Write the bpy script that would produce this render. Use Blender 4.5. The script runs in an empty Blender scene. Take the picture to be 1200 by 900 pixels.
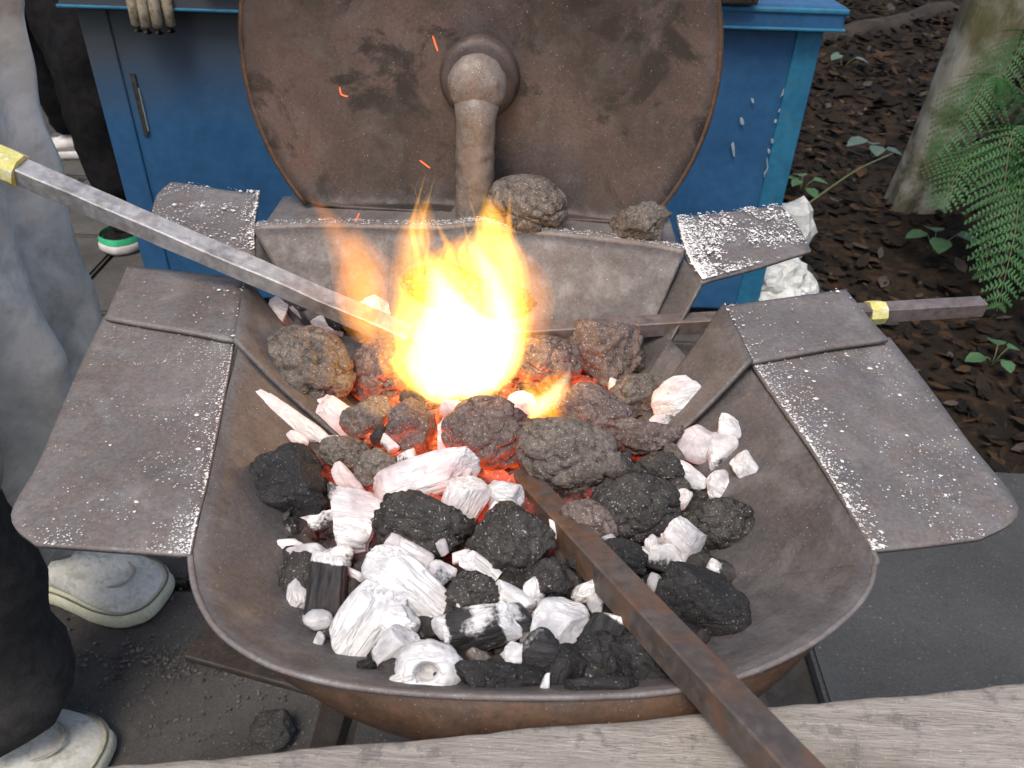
import bpy, bmesh, math, random
from mathutils import Vector, Matrix, noise
R_ = math.radians
sc = bpy.context.scene
col = sc.collection

# ------------------------------------------------------------------ camera
CAM_H, PITCH, ROLL, FPX = 1.05, 36.0, 3.0, 950.0
cd = bpy.data.cameras.new('camera'); cam = bpy.data.objects.new('camera', cd); col.objects.link(cam)
ROT = Matrix.Rotation(R_(90 - PITCH), 3, 'X') @ Matrix.Rotation(R_(ROLL), 3, 'Z')
cam.matrix_world = Matrix.Translation((0, 0, CAM_H)) @ ROT.to_4x4()
cd.sensor_width = 36; cd.lens = 36 * FPX / 1200; cd.clip_start = .01; cd.clip_end = 200
cd.dof.use_dof = True; cd.dof.focus_distance = .66; cd.dof.aperture_fstop = 18.0
sc.camera = cam
# ------------------------------------------------------------------ light
w = bpy.data.worlds.new('World'); sc.world = w; w.use_nodes = True
wn = w.node_tree.nodes; wl = w.node_tree.links
bg = wn['Background']; sky = wn.new('ShaderNodeTexSky'); sky.sky_type = 'NISHITA'; sky.sun_disc = False
SUN_EL, SUN_AZ = 62.0, 200.0
sky.sun_elevation = R_(SUN_EL); sky.sun_rotation = R_(SUN_AZ); sky.air_density = 1.0; sky.dust_density = 4.0; sky.ozone_density = .6
wl.new(sky.outputs[0], bg.inputs[0]); bg.inputs[1].default_value = .12
sl = bpy.data.lights.new('sun', 'SUN'); sun = bpy.data.objects.new('sun', sl); col.objects.link(sun)
sl.energy = 1.5; sl.angle = R_(24); sl.color = (1, .93, .84)
sd = Vector((math.sin(R_(SUN_AZ)) * math.cos(R_(SUN_EL)), math.cos(R_(SUN_AZ)) * math.cos(R_(SUN_EL)), math.sin(R_(SUN_EL))))
sun.rotation_euler = sd.to_track_quat('Z', 'Y').to_euler()
sc.view_settings.view_transform = 'Standard'; sc.view_settings.look = 'None'; sc.view_settings.gamma = 1
sc.view_settings.exposure = .72
sc.render.engine = 'CYCLES'
sc.cycles.use_denoising = True
sc.cycles.max_bounces = 4; sc.cycles.diffuse_bounces = 3; sc.cycles.glossy_bounces = 2; sc.cycles.use_adaptive_sampling = True; sc.cycles.adaptive_threshold = .03; sc.cycles.transparent_max_bounces = 16; sc.cycles.volume_bounces = 0
sc.cycles.volume_step_rate = 1.0; sc.cycles.sample_clamp_indirect = 6

# ------------------------------------------------------------------ helpers
O = Vector((0, 0, CAM_H))
RIGHT, UP, BACK = ROT @ Vector((1, 0, 0)), ROT @ Vector((0, 1, 0)), ROT @ Vector((0, 0, 1))
def ray(px, py): return ROT @ Vector(((px - 600) / FPX, -(py - 450) / FPX, -1))
def atz(px, py, z):
    d = ray(px, py); return O + d * ((z - CAM_H) / d.z)
def aty(px, py, y):
    d = ray(px, py); return O + d * (y / d.y)
def atd(px, py, t): return O + ray(px, py) * t
def depth(p): return -(ROT.transposed() @ (p - O)).z
def N3(p, s=1.0, off=0.0): return noise.noise(Vector((p[0] * s + off, p[1] * s + off * .7, p[2] * s - off)))
def sstep(a, b, x):
    t = min(1, max(0, (x - a) / (b - a))); return t * t * (3 - 2 * t)

LOCAL = set()
def tag(o, label=None, cat=None, group=None, kind=None):
    if label: o['label'] = label
    if cat: o['category'] = cat
    if group: o['group'] = group
    if kind: o['kind'] = kind
    return o
def mesh(name, vs, fs, mat, parent=None, smooth=True):
    me = bpy.data.meshes.new(name); me.from_pydata([tuple(v) for v in vs], [], fs); me.update()
    return link(name, me, mat, parent, smooth)
def link(name, me, mat, parent=None, smooth=True):
    if mat is not None:
        for m in (mat if isinstance(mat, (list, tuple)) else [mat]): me.materials.append(m)
    if smooth: me.shade_smooth()
    o = bpy.data.objects.new(name, me); col.objects.link(o)
    if parent is not None:
        o.parent = parent
        if parent.type == 'EMPTY' and parent.name not in LOCAL: o.location = -parent.location
    return o
def empty(name, loc, label=None, cat=None, group=None, local=False):
    o = bpy.data.objects.new(name, None); col.objects.link(o); o.location = loc; o.empty_display_size = .05
    if local: LOCAL.add(o.name)
    return tag(o, label, cat, group)
def bm_obj(name, bm, mat, parent=None, smooth=False):
    me = bpy.data.meshes.new(name); bm.normal_update(); bm.to_mesh(me); bm.free()
    return link(name, me, mat, parent, smooth)
def bevel(o, wd, seg=2):
    m = o.modifiers.new('bevel', 'BEVEL'); m.width = wd; m.segments = seg; m.limit_method = 'ANGLE'; m.angle_limit = R_(40)
    return o
def solid(o, th, off=-1):
    m = o.modifiers.new('solid', 'SOLIDIFY'); m.thickness = th; m.offset = off; m.use_even_offset = False
    return o
def box_bm(cx, cy, cz, sx, sy, sz, bm=None):
    bm = bm or bmesh.new()
    r = bmesh.ops.create_cube(bm, size=1)
    for v in r['verts']: v.co = Vector((cx + v.co.x * sx, cy + v.co.y * sy, cz + v.co.z * sz))
    return bm
def catmull(pts, n):
    out = []
    P = [Vector(p) for p in pts]
    for i in range(len(P) - 1):
        a, b, c, d = P[max(i - 1, 0)], P[i], P[i + 1], P[min(i + 2, len(P) - 1)]
        for k in range(n):
            t = k / n
            out.append(.5 * ((2 * b) + (c - a) * t + (2 * a - 5 * b + 4 * c - d) * t * t + (3 * b - a - 3 * c + d) * t ** 3))
    out.append(P[-1]); return out
def frame(d, up=Vector((0, 0, 1))):
    d = d.normalized(); s = d.cross(up)
    if s.length < 1e-4: s = d.cross(Vector((0, 1, 0)))
    s.normalize(); return s, s.cross(d).normalized()
def tube(pts, rads, n=10, caps=True, flat=1.0, up=Vector((0, 0, 1))):
    vs, fs = [], []
    for i, p in enumerate(pts):
        d = (pts[min(i + 1, len(pts) - 1)] - pts[max(i - 1, 0)]); s, u = frame(d, up)
        r = rads[i] if isinstance(rads, (list, tuple)) else rads
        for k in range(n):
            a = 2 * math.pi * k / n
            vs.append(p + s * (math.cos(a) * r) + u * (math.sin(a) * r * flat))
    for i in range(len(pts) - 1):
        for k in range(n):
            k2 = (k + 1) % n; fs.append((i * n + k, i * n + k2, (i + 1) * n + k2, (i + 1) * n + k))
    if caps:
        fs.append(tuple(range(n - 1, -1, -1))); b = (len(pts) - 1) * n; fs.append(tuple(range(b, b + n)))
    return vs, fs

# ------------------------------------------------------------------ materials
class NT:
    def __init__(s, name):
        s.m = bpy.data.materials.new(name); s.m.use_nodes = True
        s.t = s.m.node_tree; s.n = s.t.nodes; s.n.clear()
        s.out = s.n.new('ShaderNodeOutputMaterial')
    def node(s, t, **k):
        x = s.n.new(t)
        for a, b in k.items(): setattr(x, a, b)
        return x
    def link(s, a, b): s.t.links.new(a, b)
    def coord(s, kind='Object', scale=(1, 1, 1), rnd=False):
        c = s.node('ShaderNodeTexCoord'); src = c.outputs[kind]
        if kind == 'World':
            pass
        mp = s.node('ShaderNodeMapping'); mp.inputs['Scale'].default_value = scale
        s.link(src, mp.inputs[0])
        if rnd:
            oi = s.node('ShaderNodeObjectInfo'); mu = s.math('MULTIPLY', oi.outputs['Random'], 37.0)
            cb = s.node('ShaderNodeCombineXYZ')
            for i in range(3): s.link(mu, cb.inputs[i])
            s.link(cb.outputs[0], mp.inputs['Location'])
        return mp.outputs[0]
    def world(s):
        return s.node('ShaderNodeNewGeometry').outputs['Position']
    def noise(s, co, scale, detail=5, rough=.55, dist=0.0):
        x = s.node('ShaderNodeTexNoise'); x.inputs['Scale'].default_value = scale; x.inputs['Detail'].default_value = detail
        x.inputs['Roughness'].default_value = rough; x.inputs['Distortion'].default_value = dist
        s.link(co, x.inputs['Vector']); return x.outputs['Fac']
    def voro(s, co, scale, feature='F1', out='Distance', rnd=1.0):
        x = s.node('ShaderNodeTexVoronoi', feature=feature); x.inputs['Scale'].default_value = scale; x.inputs['Randomness'].default_value = rnd
        s.link(co, x.inputs['Vector']); return x.outputs[out]
    def ramp(s, f, stops, interp='LINEAR'):
        x = s.node('ShaderNodeValToRGB'); e = x.color_ramp.elements; x.color_ramp.interpolation = interp
        while len(e) < len(stops): e.new(1)
        for el, (p, c) in zip(e, stops):
            el.position = p; el.color = (c, c, c, 1) if isinstance(c, (int, float)) else (*c, 1)
        s.link(f, x.inputs[0]); return x.outputs[0]
    def mix(s, f, a, b, mode='MIX'):
        x = s.node('ShaderNodeMix', data_type='RGBA', blend_type=mode)
        for i, v in ((0, f), (6, a), (7, b)):
            if isinstance(v, (int, float)): x.inputs[i].default_value = v
            elif isinstance(v, tuple): x.inputs[i].default_value = (*v, 1)
            else: s.link(v, x.inputs[i])
        return x.outputs[2]
    def math(s, op, a, b=0.0, clamp=False):
        x = s.node('ShaderNodeMath', operation=op); x.use_clamp = clamp
        for i, v in ((0, a), (1, b)):
            if isinstance(v, (int, float)): x.inputs[i].default_value = v
            else: s.link(v, x.inputs[i])
        return x.outputs[0]
    def dist(s, p, c):
        x = s.node('ShaderNodeVectorMath', operation='DISTANCE'); s.link(p, x.inputs[0]); x.inputs[1].default_value = c
        return x.outputs['Value']
    def mapr(s, v, a, b, c=0.0, d=1.0):
        x = s.node('ShaderNodeMapRange', interpolation_type='SMOOTHSTEP'); s.link(v, x.inputs[0])
        for i, q in zip((1, 2, 3, 4), (a, b, c, d)): x.inputs[i].default_value = q
        return x.outputs[0]
    def bump(s, h, strength=.4, d=.002, prev=None):
        x = s.node('ShaderNodeBump'); x.inputs['Strength'].default_value = strength; x.inputs['Distance'].default_value = d
        s.link(h, x.inputs['Height'])
        if prev is not None: s.link(prev, x.inputs['Normal'])
        return x.outputs[0]
    def bsdf(s, color, rough=.6, metal=0.0, normal=None, spec=.5, emis=None, estr=None, sheen=0):
        x = s.node('ShaderNodeBsdfPrincipled')
        def put(k, v):
            if v is None: return
            if isinstance(v, (int, float)): x.inputs[k].default_value = v
            elif isinstance(v, tuple): x.inputs[k].default_value = (*v, 1)
            else: s.link(v, x.inputs[k])
        put('Base Color', color); put('Roughness', rough); put('Metallic', metal); put('Specular IOR Level', spec)
        put('Normal', normal); put('Emission Color', emis); put('Emission Strength', estr)
        s.link(x.outputs[0], s.out.inputs[0]); return s.m

FIRE = atz(548, 455, .655)
def m_plate(name, dark=(.10, .093, .092), mid=(.18, .168, .167), rust=(.14, .095, .075), rustamt=.5, ash=.5, black=0.0, rough=.62):
    t = NT(name); c = t.coord('Object')
    n1 = t.noise(c, 9, 6, .6, .4); n2 = t.noise(c, 60, 4, .6); n3 = t.noise(c, 320, 3, .6)
    base = t.mix(t.ramp(n1, [(.32, 0), (.68, 1)]), dark, mid)
    base = t.mix(t.math('MULTIPLY', t.ramp(n2, [(.35, 0), (.75, 1)]), rustamt), base, rust)
    base = t.mix(.55, base, t.ramp(n3, [(.3, .35), (.7, .75)]), 'OVERLAY')
    if black:
        nb = t.noise(c, 14, 7, .68, .6); base = t.mix(t.math('MULTIPLY', t.ramp(nb, [(.53, 0), (.6, 1)]), black), base, (.018, .016, .015))
    if black:
        big = t.noise(c, 4.2, 4, .6, .5); base = t.mix(t.ramp(big, [(.42, 0), (.62, .8)]), base, (.028, .024, .022)); base = t.mix(t.ramp(t.noise(c, 3.1, 3, .5), [(.52, 0), (.68, .6)]), base, (.15, .085, .062))
    film = t.noise(c, 24, 5, .7, .4); base = t.mix(t.math('MULTIPLY', t.ramp(film, [(.5, 0), (.72, 1)]), .32 * min(1, ash * 2)), base, (.36, .355, .35))
    sp = t.noise(c, 900, 2, .5); sp2 = t.noise(c, 22, 4, .6)
    lim = t.math('MULTIPLY', t.ramp(sp2, [(.42, 0), (.75, 1)]), .10 * ash)
    msk = t.math('GREATER_THAN', t.math('ADD', sp, lim), .735)
    base = t.mix(t.math('MULTIPLY', msk, .8), base, (.55, .54, .53))
    h = t.math('ADD', t.math('MULTIPLY', n2, .5), t.math('MULTIPLY', n3, .4))
    nb2 = t.bump(h, .5, .0012)
    return t.bsdf(base, t.ramp(n2, [(.3, rough - .12), (.7, rough + .14)]), .25, nb2, .45)
PLATE = m_plate('petal steel')
BOWL = m_plate('bowl steel', (.055, .050, .049), (.135, .124, .123), (.105, .082, .072), .4, .35)
SHIELD = m_plate('shield steel', (.05, .040, .036), (.105, .082, .075), (.105, .062, .047), .6, .18, black=.85, rough=.58)
LIPM = m_plate('rim steel', (.045, .03, .022), (.085, .055, .038), (.12, .062, .032), .8, .12, rough=.5)

def m_bar(name, a, b, rust, ramt, rough, metal):
    t = NT(name); c = t.coord('Object'); n1 = t.noise(c, 35, 6, .65, .5); n2 = t.noise(c, 140, 4, .6); n3 = t.noise(c, 14, 5, .7)
    base = t.mix(t.ramp(n2, [(.35, 0), (.65, 1)]), a, b)
    base = t.mix(t.math('MULTIPLY', t.ramp(n1, [(.48, 0), (.6, 1)]), ramt), base, rust)
    base = t.mix(t.math('MULTIPLY', t.ramp(n3, [(.5, 0), (.62, 1)]), .5), base, (.06, .05, .045))
    return t.bsdf(base, t.ramp(n2, [(.3, rough - .1), (.7, rough + .15)]), metal, t.bump(t.math('ADD', n1, n2), .45, .0012))
BAR_SILVER = m_bar('scaled silver bar', (.34, .34, .35), (.46, .46, .47), (.24, .2, .19), .6, .45, .45)
BAR_RUST = m_bar('rusty bar', (.075, .062, .055), (.125, .10, .088), (.17, .075, .03), .6, .5, .25)
BAR_GREY = m_bar('grey bar', (.12, .10, .095), (.2, .17, .165), (.14, .09, .07), .5, .5, .3)
PIPE = m_plate('pipe scale', (.10, .09, .08), (.24, .21, .19), (.17, .11, .075), .5, 1.3)

GLOWC = (1.0, .10, .02)
def m_coke(name, base_a, base_b, fleck=.5, heat=1.0, crackscale=32, reach=.13):
    t = NT(name); c = t.coord('Object', rnd=True); wp = t.world()
    n1 = t.noise(c, 45, 4, .65, .3); n2 = t.noise(c, 330, 3, .75); n3 = t.noise(c, 700, 2, .5)
    cr = t.voro(c, crackscale, 'DISTANCE_TO_EDGE'); 
    x = t.node('ShaderNodeVectorMath', operation='ADD')
    nv = t.node('ShaderNodeTexNoise'); nv.inputs['Scale'].default_value = 60; t.link(c, nv.inputs['Vector'])
    sc_ = t.node('ShaderNodeVectorMath', operation='SCALE'); t.link(nv.outputs['Color'], sc_.inputs[0]); sc_.inputs['Scale'].default_value = .022
    t.link(c, x.inputs[0]); t.link(sc_.outputs[0], x.inputs[1])
    cr = t.voro(x.outputs[0], crackscale, 'DISTANCE_TO_EDGE'); cr2 = t.voro(x.outputs[0], crackscale * 3.1, 'DISTANCE_TO_EDGE')
    crack = t.ramp(cr, [(0.0, 1), (.035, 0)]); crack2 = t.ramp(cr2, [(0, 1), (.07, 0)])
    base = t.mix(t.ramp(n1, [(.3, 0), (.7, 1)]), base_a, base_b)
    base = t.mix(.75, base, t.ramp(n2, [(.32, .15), (.68, .85)]), 'OVERLAY')
    base = t.mix(t.math('MULTIPLY', t.math('MULTIPLY', crack, t.ramp(n1, [(.42, 0), (.6, 1)])), .6), base, (.012, .01, .009)); base = t.mix(t.math('MULTIPLY', crack2, .05), base, (.02, .016, .014))
    base = t.mix(t.math('MULTIPLY', t.ramp(n3, [(.66, 0), (.69, 1)]), fleck), base, (.6, .58, .56))
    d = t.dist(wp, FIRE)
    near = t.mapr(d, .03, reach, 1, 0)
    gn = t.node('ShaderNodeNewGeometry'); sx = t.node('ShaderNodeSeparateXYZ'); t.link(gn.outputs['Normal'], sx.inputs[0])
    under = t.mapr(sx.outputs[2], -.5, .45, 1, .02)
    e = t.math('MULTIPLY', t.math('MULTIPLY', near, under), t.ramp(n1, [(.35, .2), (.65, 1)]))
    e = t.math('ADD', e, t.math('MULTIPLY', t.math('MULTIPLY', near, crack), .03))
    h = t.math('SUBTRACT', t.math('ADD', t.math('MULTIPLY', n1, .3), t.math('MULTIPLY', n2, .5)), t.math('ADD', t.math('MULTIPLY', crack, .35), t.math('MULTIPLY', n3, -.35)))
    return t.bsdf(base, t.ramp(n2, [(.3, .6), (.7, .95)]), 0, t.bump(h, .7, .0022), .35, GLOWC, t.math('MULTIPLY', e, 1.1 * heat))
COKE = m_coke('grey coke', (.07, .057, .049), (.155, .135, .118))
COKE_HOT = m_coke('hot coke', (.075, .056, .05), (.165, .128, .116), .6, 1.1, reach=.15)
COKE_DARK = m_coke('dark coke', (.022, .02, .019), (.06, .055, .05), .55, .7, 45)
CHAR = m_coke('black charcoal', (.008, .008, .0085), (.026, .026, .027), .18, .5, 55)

def m_ash(name, cover, heat=1.0, ends=False):
    t = NT(name); c = t.coord('Object', (1, 5.5, 5.5), rnd=True); c2 = t.coord('Object', rnd=True); wp = t.world()
    n1 = t.noise(c2, 38, 4, .6, .3); n2 = t.noise(c, 58, 4, .65); n3 = t.noise(c2, 420, 3, .6); n4 = t.noise(c2, 22, 3, .5)
    cr = t.math('MULTIPLY', t.ramp(t.noise(c, 26, 3, .6, .5), [(.455, 0), (.492, 1), (.505, 1), (.54, 0)]), t.ramp(n1, [(.44, 0), (.56, 1)]))
    cr = t.math('MAXIMUM', cr, t.math('MULTIPLY', t.ramp(t.voro(t.coord('Object', (.55, 1.2, 1.2), rnd=True), 85, 'DISTANCE_TO_EDGE'), [(0, 1), (.035, 0)]), t.ramp(n4, [(.5, 0), (.6, .6)])))
    white = t.mix(t.ramp(n1, [(.38, 0), (.58, 1)]), (.38, .38, .40), (.74, .735, .73))
    white = t.mix(t.ramp(n2, [(.55, 0), (.72, .38)]), white, (.34, .34, .355))
    white = t.mix(t.math('MULTIPLY', cr, .4), white, (.09, .085, .085))
    white = t.mix(t.ramp(n3, [(.70, 0), (.72, .6)]), white, (.12, .12, .12))
    black = t.mix(t.ramp(n2, [(.3, 0), (.7, 1)]), (.014, .014, .015), (.055, .055, .057))
    gn = t.node('ShaderNodeNewGeometry'); sx = t.node('ShaderNodeSeparateXYZ'); t.link(gn.outputs['Normal'], sx.inputs[0])
    m = t.math('ADD', t.math('MULTIPLY', t.math('SUBTRACT', n4, .5), 1.6), t.math('MULTIPLY', t.math('SUBTRACT', n3, .5), .25))
    if ends:
        gx = t.node('ShaderNodeSeparateXYZ'); t.link(t.node('ShaderNodeTexCoord').outputs['Generated'], gx.inputs[0])
        m = t.math('ADD', m, t.mapr(t.math('ABSOLUTE', t.math('SUBTRACT', gx.outputs[0], .5)), .26, .44, 0, .55))
    m = t.mapr(t.math('ADD', m, cover), .42, .55)
    base = t.mix(m, black, white)
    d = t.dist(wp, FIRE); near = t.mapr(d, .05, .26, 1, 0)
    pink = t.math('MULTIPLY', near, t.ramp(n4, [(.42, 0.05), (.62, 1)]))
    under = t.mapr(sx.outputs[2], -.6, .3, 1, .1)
    base = t.mix(t.math('MULTIPLY', pink, .35), base, (.72, .42, .40))  # pink glow of hot charcoal put into the ash colour near the fire
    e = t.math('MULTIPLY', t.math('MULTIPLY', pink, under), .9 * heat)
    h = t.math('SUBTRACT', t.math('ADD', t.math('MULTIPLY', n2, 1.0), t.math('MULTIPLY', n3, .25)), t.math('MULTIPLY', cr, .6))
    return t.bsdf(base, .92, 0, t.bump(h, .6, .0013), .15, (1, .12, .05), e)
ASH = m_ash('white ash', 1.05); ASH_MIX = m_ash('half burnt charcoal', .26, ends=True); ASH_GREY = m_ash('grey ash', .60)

def m_simple(name, a, b, scale, rough=.8, bump=.4, bd=.003, metal=0, spec=.4, aniso=(1, 1, 1), c3=None, rnd=False, lo=.35, hi=.65):
    t = NT(name); c = t.coord('Object', aniso, rnd=rnd); n1 = t.noise(c, scale, 6, .62, .3); n2 = t.noise(c, scale * 7, 4, .6)
    base = t.mix(t.ramp(n1, [(lo, 0), (hi, 1)]), a, b)
    if c3: base = t.mix(t.ramp(t.noise(c, scale * 2.3, 5, .7), [(.52, 0), (.62, 1)]), base, c3)
    base = t.mix(.35, base, t.ramp(n2, [(.3, .3), (.7, .75)]), 'OVERLAY')
    return t.bsdf(base, rough, metal, t.bump(t.math('ADD', n1, t.math('MULTIPLY', n2, .4)), bump, bd), spec)

# ------------------------------------------------------------------ ground
SOIL = m_simple('forest soil', (.008, .0065, .005), (.024, .017, .012), 6, .95, .8, .02, c3=(.04, .024, .014), spec=.1)
def m_slab(name, a, b):
    t = NT(name); c = t.coord('Object', rnd=True); n1 = t.noise(c, 4, 7, .65, .3); n2 = t.noise(c, 40, 6, .7); n3 = t.noise(c, 220, 3, .6)
    base = t.mix(t.ramp(n1, [(.35, 0), (.65, 1)]), a, b)
    base = t.mix(t.ramp(n2, [(.55, 0), (.7, .5)]), base, (.03, .028, .025))
    base = t.mix(t.ramp(n3, [(.68, 0), (.71, .5)]), base, (.3, .29, .27))
    base = t.mix(.4, base, t.ramp(n3, [(.3, .3), (.7, .75)]), 'OVERLAY')
    return t.bsdf(base, .85, 0, t.bump(t.math('ADD', n2, n3), .5, .004), .35)
SLAB = m_slab('paving slab stone', (.042, .038, .034), (.085, .079, .071))
SLATE = m_slab('slate slab', (.04, .042, .043), (.062, .064, .065))
vs, fs = [], []
def gz(x, y):
    r = sstep(.5, 1.1, x - .25) * sstep(.8, 1.6, y)
    return -.03 + r * (.03 + .02 * N3((x, y, 0), 3) + .045 * N3((x, y, 3), 1.1) + .05 * max(0, y - 3.2)) + .012 * N3((x, y, 1), 9) * r
NX, NY = 110, 110
xs = [-40 + 37 * i / 12 for i in range(12)] + [-3 + 8 * i / 86 for i in range(86)] + [5 + 35 * (i + 1) / 12 for i in range(12)]
ys = [-40 + 39.5 * i / 10 for i in range(10)] + [-.5 + 7.5 * i / 88 for i in range(88)] + [7 + 33 * (i + 1) / 12 for i in range(12)]
for y in ys:
    for x in xs: vs.append((x, y, gz(x, y)))
for j in range(NY - 1):
    for i in range(NX - 1): fs.append((j * NX + i, j * NX + i + 1, (j + 1) * NX + i + 1, (j + 1) * NX + i))
ground = tag(mesh('ground', vs, fs, SOIL), 'dark brown woodland soil around the paving', kind='structure')

random.seed(4)
pav = tag(mesh('pavement', [(-4, -1.5, -.026), (.95, -1.5, -.026), (.95, 4.4, -.026), (-4, 4.4, -.026)], [(0, 1, 2, 3)],
    m_simple('joint mortar', (.03, .028, .025), (.05, .047, .042), 30, .95, .6, .004)), 'worn stone paving in front of the blue chest', kind='structure')
def slab_mesh(name, sx, sy, th=.03):
    bm = box_bm(0, 0, 0, sx, sy, th)
    bmesh.ops.bevel(bm, geom=bm.edges[:], offset=.006, segments=2, affect='EDGES')
    me = bpy.data.meshes.new(name); bm.to_mesh(me); bm.free(); return me
sm = slab_mesh('slab', .585, .385); sm.materials.append(SLAB)
for r in range(9):
    for c_ in range(7):
        x = -3.2 + c_ * .6 + (.3 if r % 2 else 0); y = -.55 + r * .4
        if x > .6: continue
        o = bpy.data.objects.new('slab', sm); col.objects.link(o); o.parent = pav
        o.location = (x + random.uniform(-.003, .003), y, -.015 + random.uniform(-.004, .003)); o.rotation_euler = (random.uniform(-.006, .006), random.uniform(-.006, .006), random.uniform(-.008, .008))
sm2 = slab_mesh('slab', .9, .6); sm2.materials.append(SLATE)
for x, y in ((.78 + .12, .32), (.78 + .12, .93 - .0)):
    o = bpy.data.objects.new('slab', sm2); col.objects.link(o); o.parent = pav; o.location = (x + .03, y, -.008); o['label'] = 'smooth dark slate slab'

# leaf litter
LITTER = []
for i, (a, b) in enumerate((((.028, .016, .009), (.055, .031, .015)), ((.012, .009, .006), (.024, .016, .011)), ((.04, .032, .026), (.07, .056, .046)), ((.006, .005, .004), (.012, .010, .008)))):
    LITTER.append(m_simple('litter leaf %d' % i, a, b, 20, .85, .3, .002, spec=.15))
vs, fs, mi = [], [], []
for k in range(11000):
    x = random.uniform(.55, 3.4); y = 1.12 + random.random() ** 1.3 * 4.6
    if y < 1.3 and x < .6: continue
    if .5 < x < .72 and y < 2.2: continue
    z = gz(x, y) + .006 + random.random() * .012
    L = random.choice((.004, .008, .012, .020, .028)) * random.uniform(.7, 1.3) * (1 + (y - 1) * .12); W = L * random.uniform(.35, .65); a = random.uniform(0, 6.3); tl = random.uniform(-.5, .5); cu = random.uniform(-.4, .6)
    M = Matrix.Translation((x, y, z)) @ Matrix.Rotation(a, 4, 'Z') @ Matrix.Rotation(tl, 4, 'X') @ Matrix.Rotation(random.uniform(-.4, .4), 4, 'Y')
    b = len(vs)
    for (u, v) in ((-1, 0), (-.4, .8), (.3, .9), (1.1, 0), (.3, -.9), (-.4, -.8), (-.4, 0), (.3, 0)):
        vs.append(M @ Vector((u * L, v * W, cu * L * (u * u * .4 + v * v * .35))))
    for f in ((0, 6, 1), (1, 6, 7, 2), (2, 7, 3), (0, 5, 6), (5, 4, 7, 6), (4, 3, 7)): fs.append(tuple(b + q for q in f))
    mi += [random.choices((0, 1, 2, 3), (2, 4, 1, 7))[0]] * 6
o = mesh('leaf_litter', vs, fs, LITTER, smooth=False); o.data.polygons.foreach_set('material_index', mi)
tag(o, 'brown dead leaves scattered over the woodland soil', 'leaf litter', kind='stuff')

# ------------------------------------------------------------------ forge
ZR = .682
FC = atz(600, 600, .60); FC = Vector((FC.x, .43, .585))
forge = empty('forge', (FC.x, FC.y, 0), 'round rusty steel blacksmith forge with cut side petals and upright round shield', 'forge')
rimL = [(292, 330, .690), (281, 400, .688), (263, 470, .686), (245, 560, .685), (226, 640, .683)]
rimF = [(224, 662, .682), (232, 700, ZR), (258, 742, ZR), (310, 777, ZR), (375, 798, ZR), (450, 810, ZR), (530, 816, ZR), (610, 818, ZR), (700, 817, ZR), (790, 810, ZR), (870, 792, ZR), (945, 758, ZR), (995, 720, ZR), (1018, 690, ZR), (1024, 665, .683)]
rimR = [(1020, 642, .685), (955, 535, .687), (885, 428, .69), (848, 362, .692)]
rim = catmull([atz(*p) for p in rimL + rimF + rimR], 8)
nL = (len(rimL) - 1) * 8
def wall(rimpts, ex=2.0, t0=.12, nt=22, noisy=.0016, cen=FC, t1=1.0):
    vs, fs = [], []
    for r in rimpts:
        for k in range(nt + 1):
            t = t0 + (t1 - t0) * k / nt
            p = Vector((cen.x + (r.x - cen.x) * t, cen.y + (r.y - cen.y) * t, cen.z + (r.z - cen.z) * t ** ex))
            p.z += noisy * N3(p, 25) * (1 - abs(t - .6))
            vs.append(p)
    n = nt + 1
    for i in range(len(rimpts) - 1):
        for k in range(nt): fs.append((i * n + k, (i + 1) * n + k, (i + 1) * n + k + 1, i * n + k + 1))
    return vs, fs
vs, fs = wall(rim, 2.0)
bowl = solid(mesh('bowl', vs, fs, BOWL, forge), .0035, 0)
# outer skin under the front rim
fr = rim[nL + 3:-len(rimR) * 8 + 8]
vs, fs = [], []
prof = [(0, -.001), (.006, -.007), (.0105, -.016), (.0105, -.026), (.004, -.04), (-.02, -.062), (-.06, -.085), (-.12, -.1)]
nf = len(fr)
for i, r in enumerate(fr):
    u = i / (nf - 1); g = sstep(.10, .45, u) * sstep(.90, .60, u)
    out = Vector((r.x - FC.x, r.y - FC.y, 0)).normalized()
    for (a, b) in prof:
        vs.append(r + out * ((a * g if a > 0 else a) + (1 - g) * b * .9) + Vector((0, 0, b - .002)))
n = len(prof)
for i in range(nf - 1):
    for k in range(n - 1): fs.append((i * n + k, i * n + k + 1, (i + 1) * n + k + 1, (i + 1) * n + k))
o = mesh('outer_shell', vs, fs, LIPM, forge)
# thin rolled edge along the front rim
vs, fs = tube([p + Vector((0, 0, .0005)) for p in fr], .0018, 8)
mesh('rim_edge', vs, fs, PLATE, forge)

def plate_from(ptsa, ptsb, n, name, mat, parent, th=.0035, wav=.0012, dz=0):
    """ruled plate between two polylines of equal length"""
    A, B = catmull(ptsa, 6), catmull(ptsb, 6); vs, fs = [], []
    for a, b in zip(A, B):
        for k in range(n + 1):
            p = a.lerp(b, k / n); p.z += wav * N3(p, 14) + dz; vs.append(p)
    m = n + 1
    for i in range(len(A) - 1):
        for k in range(n): fs.append((i * m + k, (i + 1) * m + k, (i + 1) * m + k + 1, i * m + k + 1))
    return solid(mesh(name, vs, fs, mat, parent), th, 0)
def Z(l): return [atz(*p) for p in l]
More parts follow.
